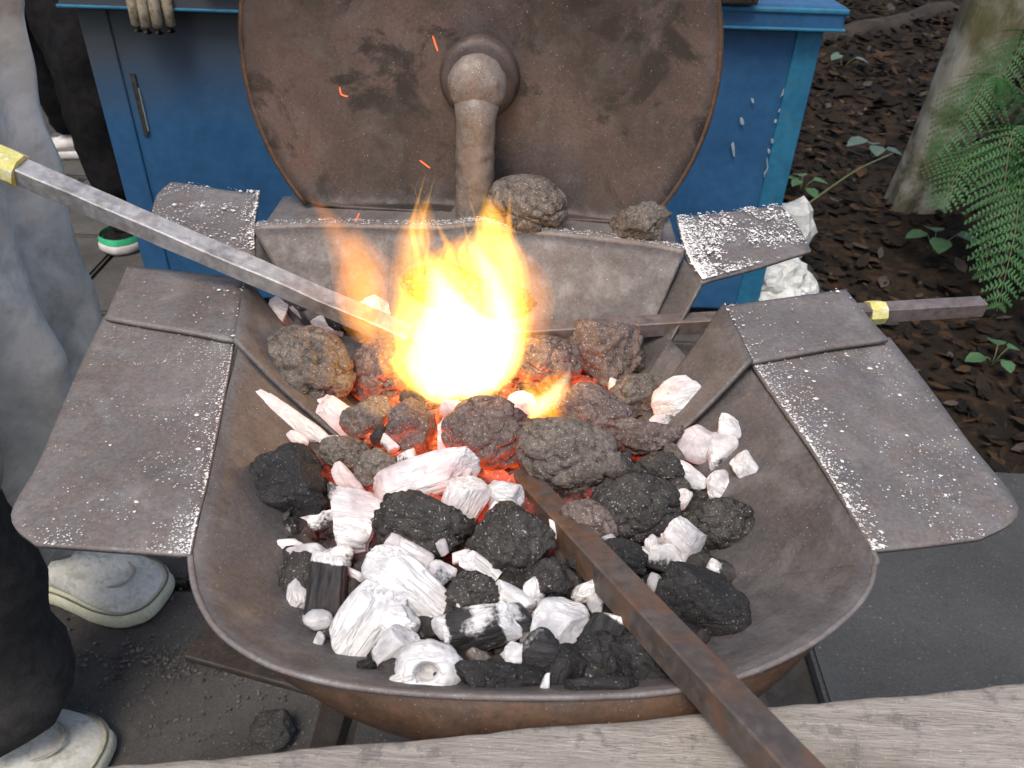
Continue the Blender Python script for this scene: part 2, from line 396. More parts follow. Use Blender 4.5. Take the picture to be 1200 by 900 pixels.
# left petal (horizontal wing folded out from the bowl)
LFin = Z([(276, 396, .6885), (263, 470, .687), (245, 560, .6855), (232, 612, .6845), (224, 652, .684)])
LFout = Z([(124, 371, .688), (92, 436, .686), (48, 540, .684), (14, 606, .683), (42, 640, .682)])
plate_from(LFin, LFout, 14, 'side_petal', PLATE, forge)
L2in = Z([(289, 328, .693), (283, 362, .693), (275, 402, .693)]); L2out = Z([(150, 314, .693), (138, 342, .693), (124, 374, .693)])
plate_from(L2in, L2out, 12, 'overlapping_petal', PLATE, forge, wav=.002)
RFin = Z([(878, 424, .6925), (915, 478, .691), (957, 540, .689), (995, 602, .687), (1022, 647, .6855)])
RFout = Z([(1042, 396, .69), (1085, 452, .689), (1135, 520, .688), (1192, 598, .686), (1150, 632, .685)])
plate_from(RFin, RFout, 14, 'side_petal', PLATE, forge)
R2in = Z([(847, 361, .697), (862, 390, .697), (880, 426, .697)]); R2out = Z([(990, 341, .697), (1012, 366, .697), (1041, 398, .697)])
plate_from(R2in, R2out, 12, 'overlapping_petal', PLATE, forge, wav=.002)
# inner overlapping strips below the far petals
for pts in ([(289, 329, .6935), (283, 362, .6935), (275, 403, .6935)], [(880, 427, .6975), (862, 390, .6975), (847, 361, .6975)]):
    P = catmull(Z(pts), 8); vs, fs = wall(P, 2.0, .45, 16)
    for v in vs: v.z += .0035
    solid(mesh('overlapping_strip', vs, fs, BOWL, forge), .0035, 0)
# back petal, lip and shelf
lipP = Z([(298, 271, .708), (380, 268, .710), (470, 270, .711), (520, 270, .713), (560, 266, .718), (595, 272, .714), (680, 281, .711), (760, 291, .709), (801, 299, .708)])
lip = catmull(lipP, 8)
vs, fs = wall(lip, 2.6, .45, 24)
solid(mesh('back_petal', vs, fs, BOWL, forge), .0035, 0)
U = (lip[-1] - lip[0]); U.z = 0; U.normalize(); BK = Vector((-U.y, U.x, 0))
if BK.y < 0: BK = -BK
vs, fs = [], []
for p in lip:
    for (a, b) in ((0, 0), (.003, .003), (.008, .0035), (.014, .001), (.03, -.008), (.075, -.009), (.10, -.009)): vs.append(p + BK * a + Vector((0, 0, b)))
n = 7
for i in range(len(lip) - 1):
    for k in range(n - 1): fs.append((i * n + k, (i + 1) * n + k, (i + 1) * n + k + 1, i * n + k + 1))
solid(mesh('back_shelf', vs, fs, PLATE, forge), .003, 0)
# wings beside the shelf
plate_from(Z([(299, 304, .700), (300, 262, .701), (305, 228, .702)]), Z([(176, 258, .702), (184, 230, .703), (201, 216, .703)]), 12, 'rear_wing', PLATE, forge, wav=.003)
plate_from(Z([(822, 333, .700), (803, 300, .701), (792, 258, .702)]), Z([(950, 296, .703), (934, 266, .704), (914, 243, .704)]), 12, 'rear_wing', PLATE, forge, wav=.003)
for pts in ([(300, 262, .7005), (299, 284, .7005), (298, 304, .6995)], [(823, 333, .6995), (812, 318, .70), (802, 303, .7005)]):
    P = catmull(Z(pts), 6); vs, fs = wall(P, 2.3, .55, 14)
    solid(mesh('wing_strip', vs, fs, BOWL, forge), .003, 0)

for pts in ([(291, 331, .690), (300, 303, .699)], [(822, 334, .699), (849, 363, .692)]):
    P = catmull(Z(pts), 10); vs, fs = wall(P, 2.0, .12, 16, t1=.83)
    solid(mesh('gap_plate', vs, fs, BOWL, forge), .0035, 0)
# shield
SO = lip[len(lip) // 2] + BK * .058
tilt = R_(5); SN = (-BK * math.cos(tilt) + Vector((0, 0, 1)) * math.sin(tilt)).normalized(); SV = SN.cross(U).normalized()
if SV.z < 0: SV = -SV
def on_shield(px, py):
    d = ray(px, py); return O + d * ((SO - O).dot(SN) / d.dot(SN))
SC = on_shield(562, 84); SRAD = ((on_shield(288, 105) - SC).length + (on_shield(836, 105) - SC).length) / 2
def shield_pt(r, a, dz=0):
    return SC + U * (math.cos(a) * r) + SV * (math.sin(a) * r) - SN * (.034 * (1 - (r / SRAD) ** 2)) + SN * dz
vs, fs = [], []; NA, NR = 96, 20; ZB = .704
for i in range(NA):
    for k in range(NR + 1):
        p = shield_pt(SRAD * (k / NR if k else .001), 2 * math.pi * i / NA)
        if p.z < ZB: 
            q = p - SC; p = SC + q * ((ZB - SC.z) / q.z)
        vs.append(p)
n = NR + 1
for i in range(NA):
    j = (i + 1) % NA
    for k in range(NR): fs.append((i * n + k, j * n + k, j * n + k + 1, i * n + k + 1))
shield = solid(mesh('shield', vs, fs, SHIELD, forge), .004, 0)
# bright worn rim of the shield
pts = [shield_pt(SRAD, 2 * math.pi * (i / 140)) for i in range(141)]
pts = [p for p in (pts[105:] + pts[1:106]) if p.z > ZB]
vs, fs = tube(pts, .0028, 6); mesh('shield_edge', vs, fs, LIPM, shield)
for q in ('shield_edge',):
    pass
# air pipe
PC = on_shield(560, 98); pr = .0185
vs, fs = [], []
NA2 = 40
for i in range(NA2):
    a = 2 * math.pi * i / NA2
    for (r, z) in ((.012, .004), (.030, .004), (.0345, .003), (.037, 0), (.0385, -.004), (.0385, -.036)):
        vs.append(PC + U * math.cos(a) * r + SV * math.sin(a) * r + SN * (z - .02 + .0008 * N3((i, r * 90, 0), 1.3)))
n = 6
for i in range(NA2):
    j = (i + 1) % NA2
    for k in range(n - 1): fs.append((i * n + k, j * n + k, j * n + k + 1, i * n + k + 1))
mesh('flange', vs, fs, SHIELD, forge)
tip = PC + SN * .012
bot = tip + Vector((0, 0, -.175))
path = [PC - SN * .02, PC - SN * .006, PC + SN * .004, tip + Vector((0, 0, -.004)) + SN * .002, tip + Vector((0, 0, -.016)) + SN * .004, tip + Vector((0, 0, -.03)) + SN * .004] + [tip + Vector((0, 0, -.03 - .13 * k / 10)) + SN * (.004 + .001 * k) for k in range(1, 11)]
path[6:] = catmull(path[6:], 4)
path2 = path[3:]
vs, fs = tube([p for p in path2], [pr * .5, pr * 1.12, pr * 1.04] + [pr] * (len(path2) - 3), 28, up=SN)
pm = mesh('air_pipe', [Vector(v) + Vector((.0016 * N3(v, 110) + .0008 * N3(v, 300), .0016 * N3(v, 110, 5) + .0008 * N3(v, 300, 2), 0)) for v in vs], fs, PIPE, forge)
# rounded pipe head (elbow)
bm = bmesh.new(); bmesh.ops.create_icosphere(bm, subdivisions=4, radius=1)
for v in bm.verts:
    q = v.co.copy(); r = .0275 * (1 + .06 * noise.noise(q * 3) + .03 * noise.noise(q * 9))
    v.co = tip + SN * -.004 + (U * q.x + SV * q.y) * r + SN * (q.z * r * .75)
bm_obj('pipe_elbow', bm, PIPE, forge, True)

# stand
STEEL_DK = m_plate('stand steel', (.02, .018, .017), (.05, .045, .042), (.07, .04, .025), .5, .15)
def rod(a, b, r, name, mat, parent, n=12, sq=False):
    a, b = Vector(a), Vector(b)
    vs, fs = tube([a, b], r, 4 if sq else n); o = mesh(name, vs, fs, mat, parent, smooth=not sq)
    if sq: bevel(o, .002)
    return o
ringr = .13
ringp = [Vector((FC.x + math.cos(a) * ringr, FC.y + math.sin(a) * ringr, .56)) for a in [2 * math.pi * i / 40 for i in range(41)]]
vs, fs = tube(ringp, .009, 10, caps=False); mesh('stand_ring', vs, fs, STEEL_DK, forge)
for a in (205, 248, 330, 90):
    ca, sa = math.cos(R_(a)), math.sin(R_(a))
    rod((FC.x + ca * .11, FC.y + sa * .11, .575), (FC.x + ca * .27, FC.y + sa * .25, 0), .016, 'leg', STEEL_DK, forge, sq=True)
pa = atz(232, 748, .42); pb = atz(330, 775, .42)
o = bm_obj('strut', box_bm(0, 0, 0, .42, .045, .008), STEEL_DK, forge); d = pb - pa
o.rotation_euler = (0, 0, math.atan2(d.y, d.x)); o.location = (pa + d.normalized() * .21) - forge.location; bevel(o, .002)

# ash flakes on the plates (tiny white crumbs)
FLAKE = m_simple('ash flake', (.48, .475, .47), (.78, .77, .76), 160, .95, .2, .001)
random.seed(11); vs, fs = [], []
def flake(p, s, up=Vector((0, 0, 1))):
    b = len(vs); a = random.uniform(0, 6.3); k = random.choice((4, 5))
    for i in range(k):
        an = a + 2 * math.pi * i / k; rr = s * random.uniform(.6, 1.2); vs.append(p + Vector((math.cos(an) * rr, math.sin(an) * rr * .8, .0004)))
    vs.append(p + Vector((0, 0, s * random.uniform(.5, .9))))
    for i in range(k): fs.append((b + i, b + (i + 1) % k, b + k))
def strew(inn, out, n, pw, smin, smax, dz=.0022):
    A, B = catmull(inn, 6), catmull(out, 6)
    for _ in range(n):
        i = random.random() * (len(A) - 1.001); k = int(i); f = i - k
        t = random.random() ** pw * .97 + .006
        a = A[k].lerp(A[k + 1], f); b = B[k].lerp(B[k + 1], f); p = a.lerp(b, t); p.z += .0012 * N3(p, 14) + dz
        if N3(p, 26, 3) + .5 * N3(p, 70, 9) + (.45 if t < .14 else 0) < random.uniform(-.25, .4): continue
        flake(p, random.uniform(smin, smax) * (1 if random.random() > .03 else 2.4))
strew(LFin, LFout, 2400, 2.6, .00025, .0008); strew(LFin, LFout, 500, 1.2, .0002, .0006)
strew(RFin, RFout, 2400, 2.6, .00025, .0010); strew(RFin, RFout, 500, 1.2, .0002, .0007)
strew(L2in, L2out, 130, 2, .0003, .001, .004); strew(R2in, R2out, 150, 3, .0003, .0011, .004)
LW = (Z([(299, 304, .700), (300, 262, .701), (305, 228, .702)]), Z([(176, 258, .702), (184, 230, .703), (201, 216, .703)]))
RW = (Z([(822, 333, .700), (803, 300, .701), (792, 258, .702)]), Z([(950, 296, .703), (934, 266, .704), (914, 243, .704)]))
strew(*LW, 1500, 1.8, .0003, .0012, .004)
strew(RW[0], RW[1], 6500, 2.0, .0003, .0014, .0045)
for _ in range(1000):
    p = random.choice(lip); q = random.choice(lip); i = random.randrange(len(lip) - 1); p = lip[i].lerp(lip[i + 1], random.random())
    flake(p + BK * random.uniform(.001, .012) + Vector((0, 0, .005)), random.uniform(.0003, .001))
o = mesh('ash_flakes', vs, fs, FLAKE, smooth=False); tag(o, 'white ash crumbs strewn over the steel petals and back lip', 'ash', kind='stuff')

# ------------------------------------------------------------------ coal bed
RIMR = []
_allrim = [(math.atan2(p.y - FC.y, p.x - FC.x), math.hypot(p.x - FC.x, p.y - FC.y)) for p in rim + lip]
for k in range(180):
    a = -math.pi + 2 * math.pi * (k + .5) / 180
    RIMR.append(min(_allrim, key=lambda q: abs((q[0] - a + math.pi) % (2 * math.pi) - math.pi))[1])
def bowl_z(x, y):
    dx, dy = x - FC.x, y - FC.y; k = int((math.atan2(dy, dx) + math.pi) / (2 * math.pi) * 180) % 180
    return FC.z + (ZR - FC.z) * (math.hypot(dx, dy) / RIMR[k]) ** 2
HC = Vector((FC.x - .004, .385, 0))
def heap_z(x, y):
    dx, dy = (x - HC.x) / .155, (y - HC.y) / (.29 if y < HC.y else .25)
    r2 = dx * dx + dy * dy
    return .668 - .030 * min(r2, 2.2)
def on_heap(px, py):
    d = ray(px, py); t = .35
    for _ in range(60):
        p = O + d * t; e = p.z - max(heap_z(p.x, p.y), bowl_z(p.x, p.y) + .003)
        t += e * .6 / max(.4, -d.z)
        if abs(e) < 1e-4: break
    return O + d * t
t = NT('ember bed'); c = t.coord('Object'); wp = t.world()
n1 = t.noise(c, 60, 6, .6); n2 = t.noise(c, 240, 5, .7)
d = t.dist(wp, FIRE); near = t.mapr(d, .02, .2, 1, 0)
base = t.mix(t.ramp(n1, [(.35, 0), (.65, 1)]), (.012, .011, .011), (.07, .065, .062)); base = t.mix(t.ramp(n2, [(.6, 0), (.68, .7)]), base, (.45, .44, .43))
e = t.math('MULTIPLY', near, t.ramp(n1, [(.42, .02), (.62, 1)]))
EMBER = t.bsdf(base, .9, 0, t.bump(n2, .8, .003), .2, t.mix(near, (1, .05, .02), (1, .16, .03)), t.math('MULTIPLY', e, 1.2))
random.seed(2)
vs, fs = [], []
n = 60
for j in range(n + 1):
    for i in range(n + 1):
        x = HC.x - .2 + .4 * i / n; y = HC.y - .17 + .45 * j / n
        vs.append((x, y, heap_z(x, y) - .020 + .006 * N3((x, y, 0), 60)))
for j in range(n):
    for i in range(n):
        q = (j * (n + 1) + i, j * (n + 1) + i + 1, (j + 1) * (n + 1) + i + 1, (j + 1) * (n + 1) + i)
        cx = sum(vs[k][0] for k in q) / 4; cy = sum(vs[k][1] for k in q) / 4
        if sum(vs[k][2] for k in q) / 4 > bowl_z(cx, cy) - .012 and (Vector((cx, cy)) - Vector((FC.x, FC.y))).length < .195: fs.append(q)
b0 = len(vs); ico = bmesh.new(); bmesh.ops.create_icosphere(ico, subdivisions=2, radius=1)
iv = [v.co.copy() for v in ico.verts]; ifs = [tuple(v.index for v in f.verts) for f in ico.faces]; ico.free()
for k in range(620):
    a = random.uniform(0, 6.283); r = math.sqrt(random.random())
    x = HC.x + math.cos(a) * r * .15; y = HC.y + (math.sin(a) * r * (.13 if math.sin(a) < 0 else .25))
    s = random.uniform(.004, .012); z = max(heap_z(x, y) - .014, bowl_z(x, y) + s * .3)
    if (Vector((x, y)) - Vector((FC.x, FC.y))).length > .185: continue
    b = len(vs); of = random.uniform(0, 90); sx, sy, sz = (s * random.uniform(.6, 1.3) for _ in range(3))
    for v in iv:
        m = 1 + .35 * noise.noise(v * 1.7 + Vector((of, 0, 0))); vs.append((x + v.x * sx * m, y + v.y * sy * m, z + v.z * sz * m))
    fs += [tuple(b + q for q in f) for f in ifs]
o = mesh('ember_bed', vs, fs, EMBER, smooth=False); tag(o, 'glowing bed of small embers and cinders beneath the lumps', 'embers', kind='stuff')

# ------------------------------------------------------------------ lumps
ICO = {}
def ico_data(s):
    if s not in ICO:
        b = bmesh.new(); bmesh.ops.create_icosphere(b, subdivisions=s, radius=1)
        ICO[s] = ([v.co.copy() for v in b.verts], [tuple(v.index for v in f.verts) for f in b.faces]); b.free()
    return ICO[s]
def lump(kind, px, py, wpx, hpx, ang, label, name, cat, mat, seed, group=None, lift=0.0, pos=None, tiltx=None, sub=None, cf=.85):
    rnd = random.Random(seed); P0 = pos if pos is not None else on_heap(px, py)
    dp = depth(P0); a, b = wpx * .5 * dp / FPX, hpx * .5 * dp / FPX; kf = {'facet': 1.14, 'ash': 1.08, 'slab': 1.08, 'log': .97, 'rough': 1.06}.get(kind, 1.0); a *= kf; b *= kf; c = min(a, b) * cf
    if kind in ('log', 'slab'): c = min(a, b) * (.8 if kind == 'log' else .6)
    s = sub or (5 if max(wpx, hpx) > 62 else 4)
    V, F = ico_data(s); off = Vector((rnd.uniform(-50, 50), rnd.uniform(-50, 50), rnd.uniform(-50, 50)))
    planes = []
    npl = {'coke': 0, 'rough': 5, 'facet': 13, 'ash': 11, 'log': 2, 'slab': 8, 'ring': 0}[kind]
    for _ in range(npl):
        n = Vector((rnd.gauss(0, 1), rnd.gauss(0, 1), rnd.gauss(0, 1))).normalized()
        planes.append((n, rnd.uniform(.62, .88) if kind != 'slab' else rnd.uniform(.5, .8)))
    if kind == 'log': planes = [(Vector((1, rnd.uniform(-.35, .35), rnd.uniform(-.2, .5))).normalized(), .80), (Vector((-1, rnd.uniform(-.35, .35), rnd.uniform(-.2, .5))).normalized(), .82),
                                (Vector((rnd.uniform(-.2, .2), rnd.uniform(-1, 1), .8)).normalized(), .66)]
    out = []
    for u in V:
        v = u.copy()
        if kind == 'log':     # squarish cylinder along x
            rr = math.hypot(v.y, v.z); 
            if rr > 1e-5:
                k = min(1 / rr, 1.9) ; k = 1 + (k - 1) * .75; v.y *= k; v.z *= k
            v.x = math.copysign(abs(v.x) ** .72, v.x) * 1.08
        elif kind == 'slab':
            v = Vector((math.copysign(abs(v.x) ** .8, v.x), math.copysign(abs(v.y) ** .7, v.y), math.copysign(abs(v.z) ** .7, v.z))) * 1.08
        if kind == 'ring':
            rr = math.hypot(v.x, v.y); v.z *= .8
            if v.z > 0: v.z = min(v.z, .62) - 1.25 * (1 - sstep(.12, .42, rr + .06 * noise.noise(u * 3 + off)))
            an = math.atan2(v.y, v.x); v.x *= 1 + .05 * math.sin(3 * an + 1) ; v.y *= 1 + .05 * math.cos(2 * an)
        for n, dd in planes:
            e = v.dot(n) - dd
            if e > 0: v -= n * (e * .93)
        if kind == 'coke':
            m = 1 + .10 * noise.noise(u * 1.3 + off) + .05 * noise.noise(u * 3.1 + off)
            dist, _ = noise.voronoi(u * 1.65 + off + Vector((N3(u, 3), N3(u, 3, 4), N3(u, 3, 8))) * .16)
            cr = 1 - sstep(.0, .10, dist[1] - dist[0]); dome = .09 * (1 - min(1, dist[0]))
            d2, _ = noise.voronoi(u * 4.2 + off); cr = max(cr, .45 * (1 - sstep(0, .09, d2[1] - d2[0])) * sstep(-.1, .3, noise.noise(u * 1.1 + off)))
            m += dome - .19 * cr + .012 * noise.noise(u * 12 + off)
            if s == 5: m += .007 * noise.noise(u * 27 + off)
        elif kind == 'rough':
            m = 1 + .20 * noise.noise(u * 1.5 + off) + .12 * noise.noise(u * 4 + off) + .07 * noise.noise(u * 9 + off) + .035 * noise.noise(u * 20 + off)
            dist, _ = noise.voronoi(u * 2.6 + off); m -= .07 * (1 - sstep(0, .12, dist[1] - dist[0]))
        elif kind == 'facet':
            m = 1 + .10 * noise.noise(u * 2 + off); q = v * 4 + off; cell = noise.cell(Vector((q.x * .4, q.y * 1.6, q.z * .6))); m += .07 * cell + .02 * noise.noise(u * 16 + off)
        elif kind == 'ash':
            m = 1 + .14 * noise.noise(u * 1.6 + off) + .022 * noise.noise(Vector((u.x * 1.6, u.y * 7, u.z * 7)) + off) - .06 * (1 - sstep(0, .05, abs(noise.noise(Vector((u.x * 1.1, u.y * 2.6, u.z * 2.6)) + off)))) + .02 * noise.noise(u * 18 + off)
        elif kind == 'log':
            gr = noise.noise(Vector((u.x * 1.2, v.y * 6, v.z * 6)) + off)
            m = 1 + .08 * noise.noise(u * 1.4 + off) + .025 * gr + .016 * noise.noise(Vector((u.x * 2.5, v.y * 14, v.z * 14)) + off)
            g2 = abs(noise.noise(Vector((u.x * .8, v.y * 3.2, v.z * 3.2)) + off)); m -= .055 * (1 - sstep(0, .05, g2))
            tp = 1 + .14 * math.sin(2 * u.x + rnd.random() * 0 + off.x); v = Vector((v.x, v.y * tp, v.z * tp)); v.y += .12 * math.sin(1.6 * v.x + off.y)
        elif kind == 'slab':
            m = 1 + .14 * noise.noise(u * 1.7 + off) + .06 * noise.noise(Vector((u.x * 2, u.y * 9, u.z * 9)) + off)
        else:
            m = 1 + .07 * noise.noise(u * 2 + off) + .04 * noise.noise(u * 7 + off) + .015 * noise.noise(u * 18 + off)
        out.append(Vector((v.x * a * m, v.y * b * m, v.z * c * m)))
    me = bpy.data.meshes.new(name); me.from_pydata([tuple(v) for v in out], [], F); me.update()
    o = link(name, me, mat, None, True)
    ra = R_(-ang)
    X = RIGHT * math.cos(ra) + UP * math.sin(ra); Y = -RIGHT * math.sin(ra) + UP * math.cos(ra)
    B = Matrix((X, Y, BACK)).transposed()
    tx = rnd.uniform(-.25, .25) if tiltx is None else tiltx
    B = B @ Matrix.Rotation(tx, 3, 'X') @ Matrix.Rotation(rnd.uniform(-.2, .2) if kind not in ('ring',) else 0, 3, 'Y')
    onb = pos is None and bowl_z(P0.x, P0.y) + .006 > heap_z(P0.x, P0.y)
    P = P0 + BACK * (c * ((.75 if onb else .25) + lift) if pos is None else 0)
    o.matrix_world = Matrix.Translation(P) @ B.to_4x4()
    return tag(o, label, cat, group)
CK, LP, AS, CH = 'coke_lump', 'coal_lump', 'ash_covered_charcoal', 'charcoal_piece'
LUMPS = [
 # kind, px, py, w, h, angle, material, name, label
 ('coke', 366, 433, 106, 92, 20, COKE, CK, 'round grey coke lump with deep ring cracks by the left wall'),
 ('coke', 456, 437, 84, 92, 60, COKE_HOT, CK, 'smooth coke lump lit orange at the left foot of the flames'),
 ('rough', 431, 488, 52, 62, 70, COKE, CK, 'small craggy brown lump beside the short white charcoal log'),
 ('rough', 484, 503, 60, 62, 10, COKE_HOT, CK, 'small gritty reddish lump below the left edge of the flames'),
 ('coke', 571, 507, 84, 100, 100, COKE_HOT, CK, 'reddish cracked coke lump under the white flame core'),
 ('coke', 668, 534, 128, 90, 14, COKE, CK, 'large oval grey coke lump with branching cracks beside the rusty bar tip'),
 ('rough', 709, 413, 78, 84, 110, COKE_HOT, CK, 'craggy brown lump leaning against the bar on the right of the fire'),
 ('coke', 638, 425, 62, 84, 90, COKE_HOT, CK, 'lump glowing orange between the flames and the small side flame'),
 ('coke', 697, 486, 92, 64, 25, COKE_HOT, CK, 'mauve grey coke lump with fine cracks under the small side flame'),
 ('rough', 745, 464, 70, 48, -15, COKE, CK, 'ash dusted dark lump behind the folded white charcoal piece'),
 ('rough', 757, 512, 82, 50, 10, COKE_HOT, CK, 'lumpy reddish brown lump right of the large oval coke lump'),
 ('rough', 768, 551, 64, 46, 5, COKE_DARK, CK, 'small black speckled lump between grey coke and white pieces'),
 ('coke', 741, 597, 110, 82, -5, COKE_DARK, CK, 'smooth dark grey rounded lump right of the rusty bar'),
 ('coke', 406, 532, 66, 40, 15, COKE, CK, 'low oval dark lump beneath the short white charcoal log'),
 ('rough', 441, 549, 42, 52, 80, COKE, CK, 'little crumbly lump touching the long white charcoal log'),
 ('rough', 499, 613, 110, 72, 15, COKE_DARK, LP, 'black lump flecked with white ash between two white logs'),
 ('rough', 598, 636, 92, 84, 40, COKE_DARK, LP, 'craggy black lump directly left of the rusty bar'),
 ('rough', 642, 682, 54, 56, 30, COKE_DARK, LP, 'small black lump tucked under the craggy black lump'),
 ('facet', 811, 706, 122, 88, 30, CHAR, LP, 'large jet black fractured lump right of the rusty bar'),
 ('coke', 841, 613, 60, 80, 80, COKE_DARK, LP, 'smooth black lump leaning on the right bowl wall'),
 ('facet', 345, 567, 100, 82, 15, CHAR, CH, 'splintered black charcoal chunk lying on the left bowl wall'),
 ('facet', 731, 655, 64, 44, 20, CHAR, CH, 'flat dark charcoal piece right of the rusty bar under grey ash'),
 ('rough', 556, 694, 66, 44, 10, COKE_DARK, LP, 'little black cinder lump behind the half white black log'),
 ('rough', 357, 672, 52, 54, 0, COKE_DARK, LP, 'small dark cinder beside the black log stub with white cap'),
 ('coke', 520, 338, 92, 50, 5, COKE_HOT, CK, 'lump behind the flames under the back wall'),
 ('rough', 586, 352, 80, 46, 0, COKE_HOT, CK, 'hot lump at the foot of the back wall inside the flames'),
 ('rough', 402, 372, 50, 34, 10, COKE_DARK, CK, 'small dark lump under the silver bar by the fire'),
 ('rough', 352, 352, 40, 30, 0, COKE_DARK, CK, 'small dark cinder beneath the silver bar near the left gap'),
 ('rough', 700, 770, 70, 60, 20, CHAR, CH, 'black charcoal chunk under the striped half white piece'),
 ('facet', 752, 778, 88, 62, 35, CHAR, CH, 'black charcoal block against the rim left of the rusty bar'),
 ('facet', 588, 791, 112, 50, 12, CHAR, CH, 'black wedge of charcoal at the rim beside the hollow white piece'),
 ('log', 705, 804, 92, 22, 0, CHAR, CH, 'thin black charcoal stick along the front rim'),
 ('facet', 662, 782, 60, 50, -20, CHAR, CH, 'small black charcoal block between the wedge and the stick'),
 ('coke', 690, 612, 70, 50, 30, COKE_HOT, CK, 'reddish lump glowing under the rusty bar'),
 # white
 ('slab', 345, 491, 92, 34, 40, ASH, AS, 'long white charcoal shard sloping on the left wall'),
 ('log', 401, 492, 72, 44, 36, ASH, AS, 'short white charcoal log with split grain below the ring cracked lump'),
 ('log', 497, 560, 130, 48, -20, ASH, AS, 'long pale charcoal log lying across the middle of the bed'),
 ('slab', 523, 512, 26, 58, 0, ASH, AS, 'forked pinkish white sliver between two coke lumps'),
 ('log', 543, 590, 66, 46, -60, ASH, AS, 'folded pink white charcoal piece behind the black flecked lump'),
 ('ash', 592, 582, 46, 44, 10, ASH, AS, 'small rosy white lump at the tip of the rusty bar'),
 ('slab', 415, 611, 66, 64, 8, ASH, AS, 'blocky bright white charcoal cube left of the black flecked lump'),
 ('slab', 357, 613, 70, 24, -14, ASH_GREY, AS, 'thin greyish ash slab under the white cube'),
 ('log', 478, 654, 66, 40, 30, ASH, AS, 'round ended white log stub above the big white log'),
 ('log', 487, 690, 134, 54, 40, ASH, AS, 'big white charcoal log pointing at the front rim'),
 ('log', 430, 728, 106, 58, -58, ASH, AS, 'broad white charcoal block beside the black log stub'),
 ('log', 386, 690, 92, 52, 98, ASH_MIX, CH, 'upright black charcoal log stub with white ash cap'),
 ('log', 459, 764, 72, 42, -42, ASH_GREY, AS, 'split grey white log next to the hollow round piece'),
 ('ring', 505, 774, 78, 70, 0, ASH, AS, 'hollow round white charcoal piece at the front rim'),
 ('log', 562, 738, 104, 54, -14, ASH_MIX, CH, 'black charcoal log with white ash ends in the front'),
 ('ash', 606, 768, 40, 34, 0, ASH, AS, 'small white bit in front of the black log with white ends'),
 ('ash', 656, 731, 68, 64, 20, ASH, AS, 'pink tinged white chunk behind the half burnt block'),
 ('ash', 629, 767, 58, 62, 10, ASH_MIX, CH, 'half white half black charcoal block in front of the pink chunk'),
 ('log', 706, 750, 82, 56, -62, ASH_MIX, CH, 'white striped black charcoal piece touching the rusty bar'),
 ('log', 563, 668, 52, 30, 42, ASH, AS, 'little white stick between the two black craggy lumps'),
 ('log', 601, 702, 56, 30, 25, ASH, AS, 'short pale stick in front of the small black lump'),
 ('ash', 795, 470, 70, 56, -20, ASH, AS, 'folded white charcoal lump high on the right side'),
 ('slab', 790, 501, 54, 28, 10, ASH_GREY, AS, 'grey slab under the folded white charcoal lump'),
 ('ash', 816, 520, 46, 54, 70, ASH, AS, 'egg shaped white chunk in the right hand cluster'),
 ('ash', 855, 504, 46, 28, 40, ASH, AS, 'bean shaped white piece on the right wall'),
 ('ash', 868, 544, 38, 34, 50, ASH, AS, 'lowest white piece resting on the right wall'),
 ('ash', 838, 568, 26, 38, 30, ASH, AS, 'white pebble like bit below the egg shaped chunk'),
 ('slab', 802, 556, 50, 26, 25, ASH, AS, 'flat pale piece below the egg shaped chunk'),
 ('slab', 841, 531, 34, 50, 15, ASH_GREY, AS, 'grey flake standing between the right hand white pieces'),
 ('slab', 801, 628, 72, 54, 55, ASH, AS, 'large white three cornered chunk above the jet black lump'),
 ('slab', 776, 650, 62, 30, 12, ASH_GREY, AS, 'grey ash flake over the flat dark charcoal piece'),
 ('ash', 836, 665, 20, 22, 0, ASH_GREY, AS, 'tiny pale flake right of the three cornered chunk'),
 ('ash', 360, 652, 50, 34, 10, ASH, AS, 'small white chip behind the black log stub'),
 ('ash', 396, 654, 44, 36, 0, ASH_GREY, AS, 'grey ash chip between the white cube and the log stub'),
 ('ash', 388, 384, 40, 24, 20, ASH, AS, 'pinkish ash bit above the ring cracked lump'),
 ('slab', 347, 379, 36, 28, 45, ASH_GREY, AS, 'grey ash flake by the left gap'),
 ('slab', 325, 364, 20, 42, 10, ASH, AS, 'pale pink sliver standing in the left gap'),
 ('ash', 330, 393, 32, 14, 0, ASH, AS, 'white chip at the top of the ring cracked lump'),
 ('ash', 440, 361, 40, 26, 20, ASH, AS, 'white bit at the back left edge of the flames'),
 ('ash', 612, 474, 32, 30, 20, ASH, AS, 'white hot bit between the big flame and the small flame'),
 ('slab', 697, 702, 20, 46, -25, ASH, AS, 'thin rosy sliver behind the striped black piece'),
 ('log', 407, 563, 48, 22, 55, ASH, AS, 'small white stick left of the little crumbly lump'),
 ('ash', 515, 672, 34, 40, 60, ASH_GREY, AS, 'grey chip half hidden behind the white log stub'),
 ('ash', 590, 735, 40, 26, 30, ASH, AS, 'white chip at the end of the black log with white ends'),
 ('ash', 470, 728, 44, 40, 0, ASH, AS, 'pink glowing chip between two white logs'),
 ('ash', 530, 735, 50, 34, 10, ASH_GREY, AS, 'rosy grey chip behind the hollow round piece'),
 ('ash', 606, 725, 40, 40, 0, ASH_GREY, AS, 'grey block under the short pale stick'),
]
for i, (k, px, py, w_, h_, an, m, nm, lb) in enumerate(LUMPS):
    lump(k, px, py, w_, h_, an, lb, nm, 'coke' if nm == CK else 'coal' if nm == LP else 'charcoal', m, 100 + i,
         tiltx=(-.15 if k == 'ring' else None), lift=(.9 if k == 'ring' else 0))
rs = random.Random(31)
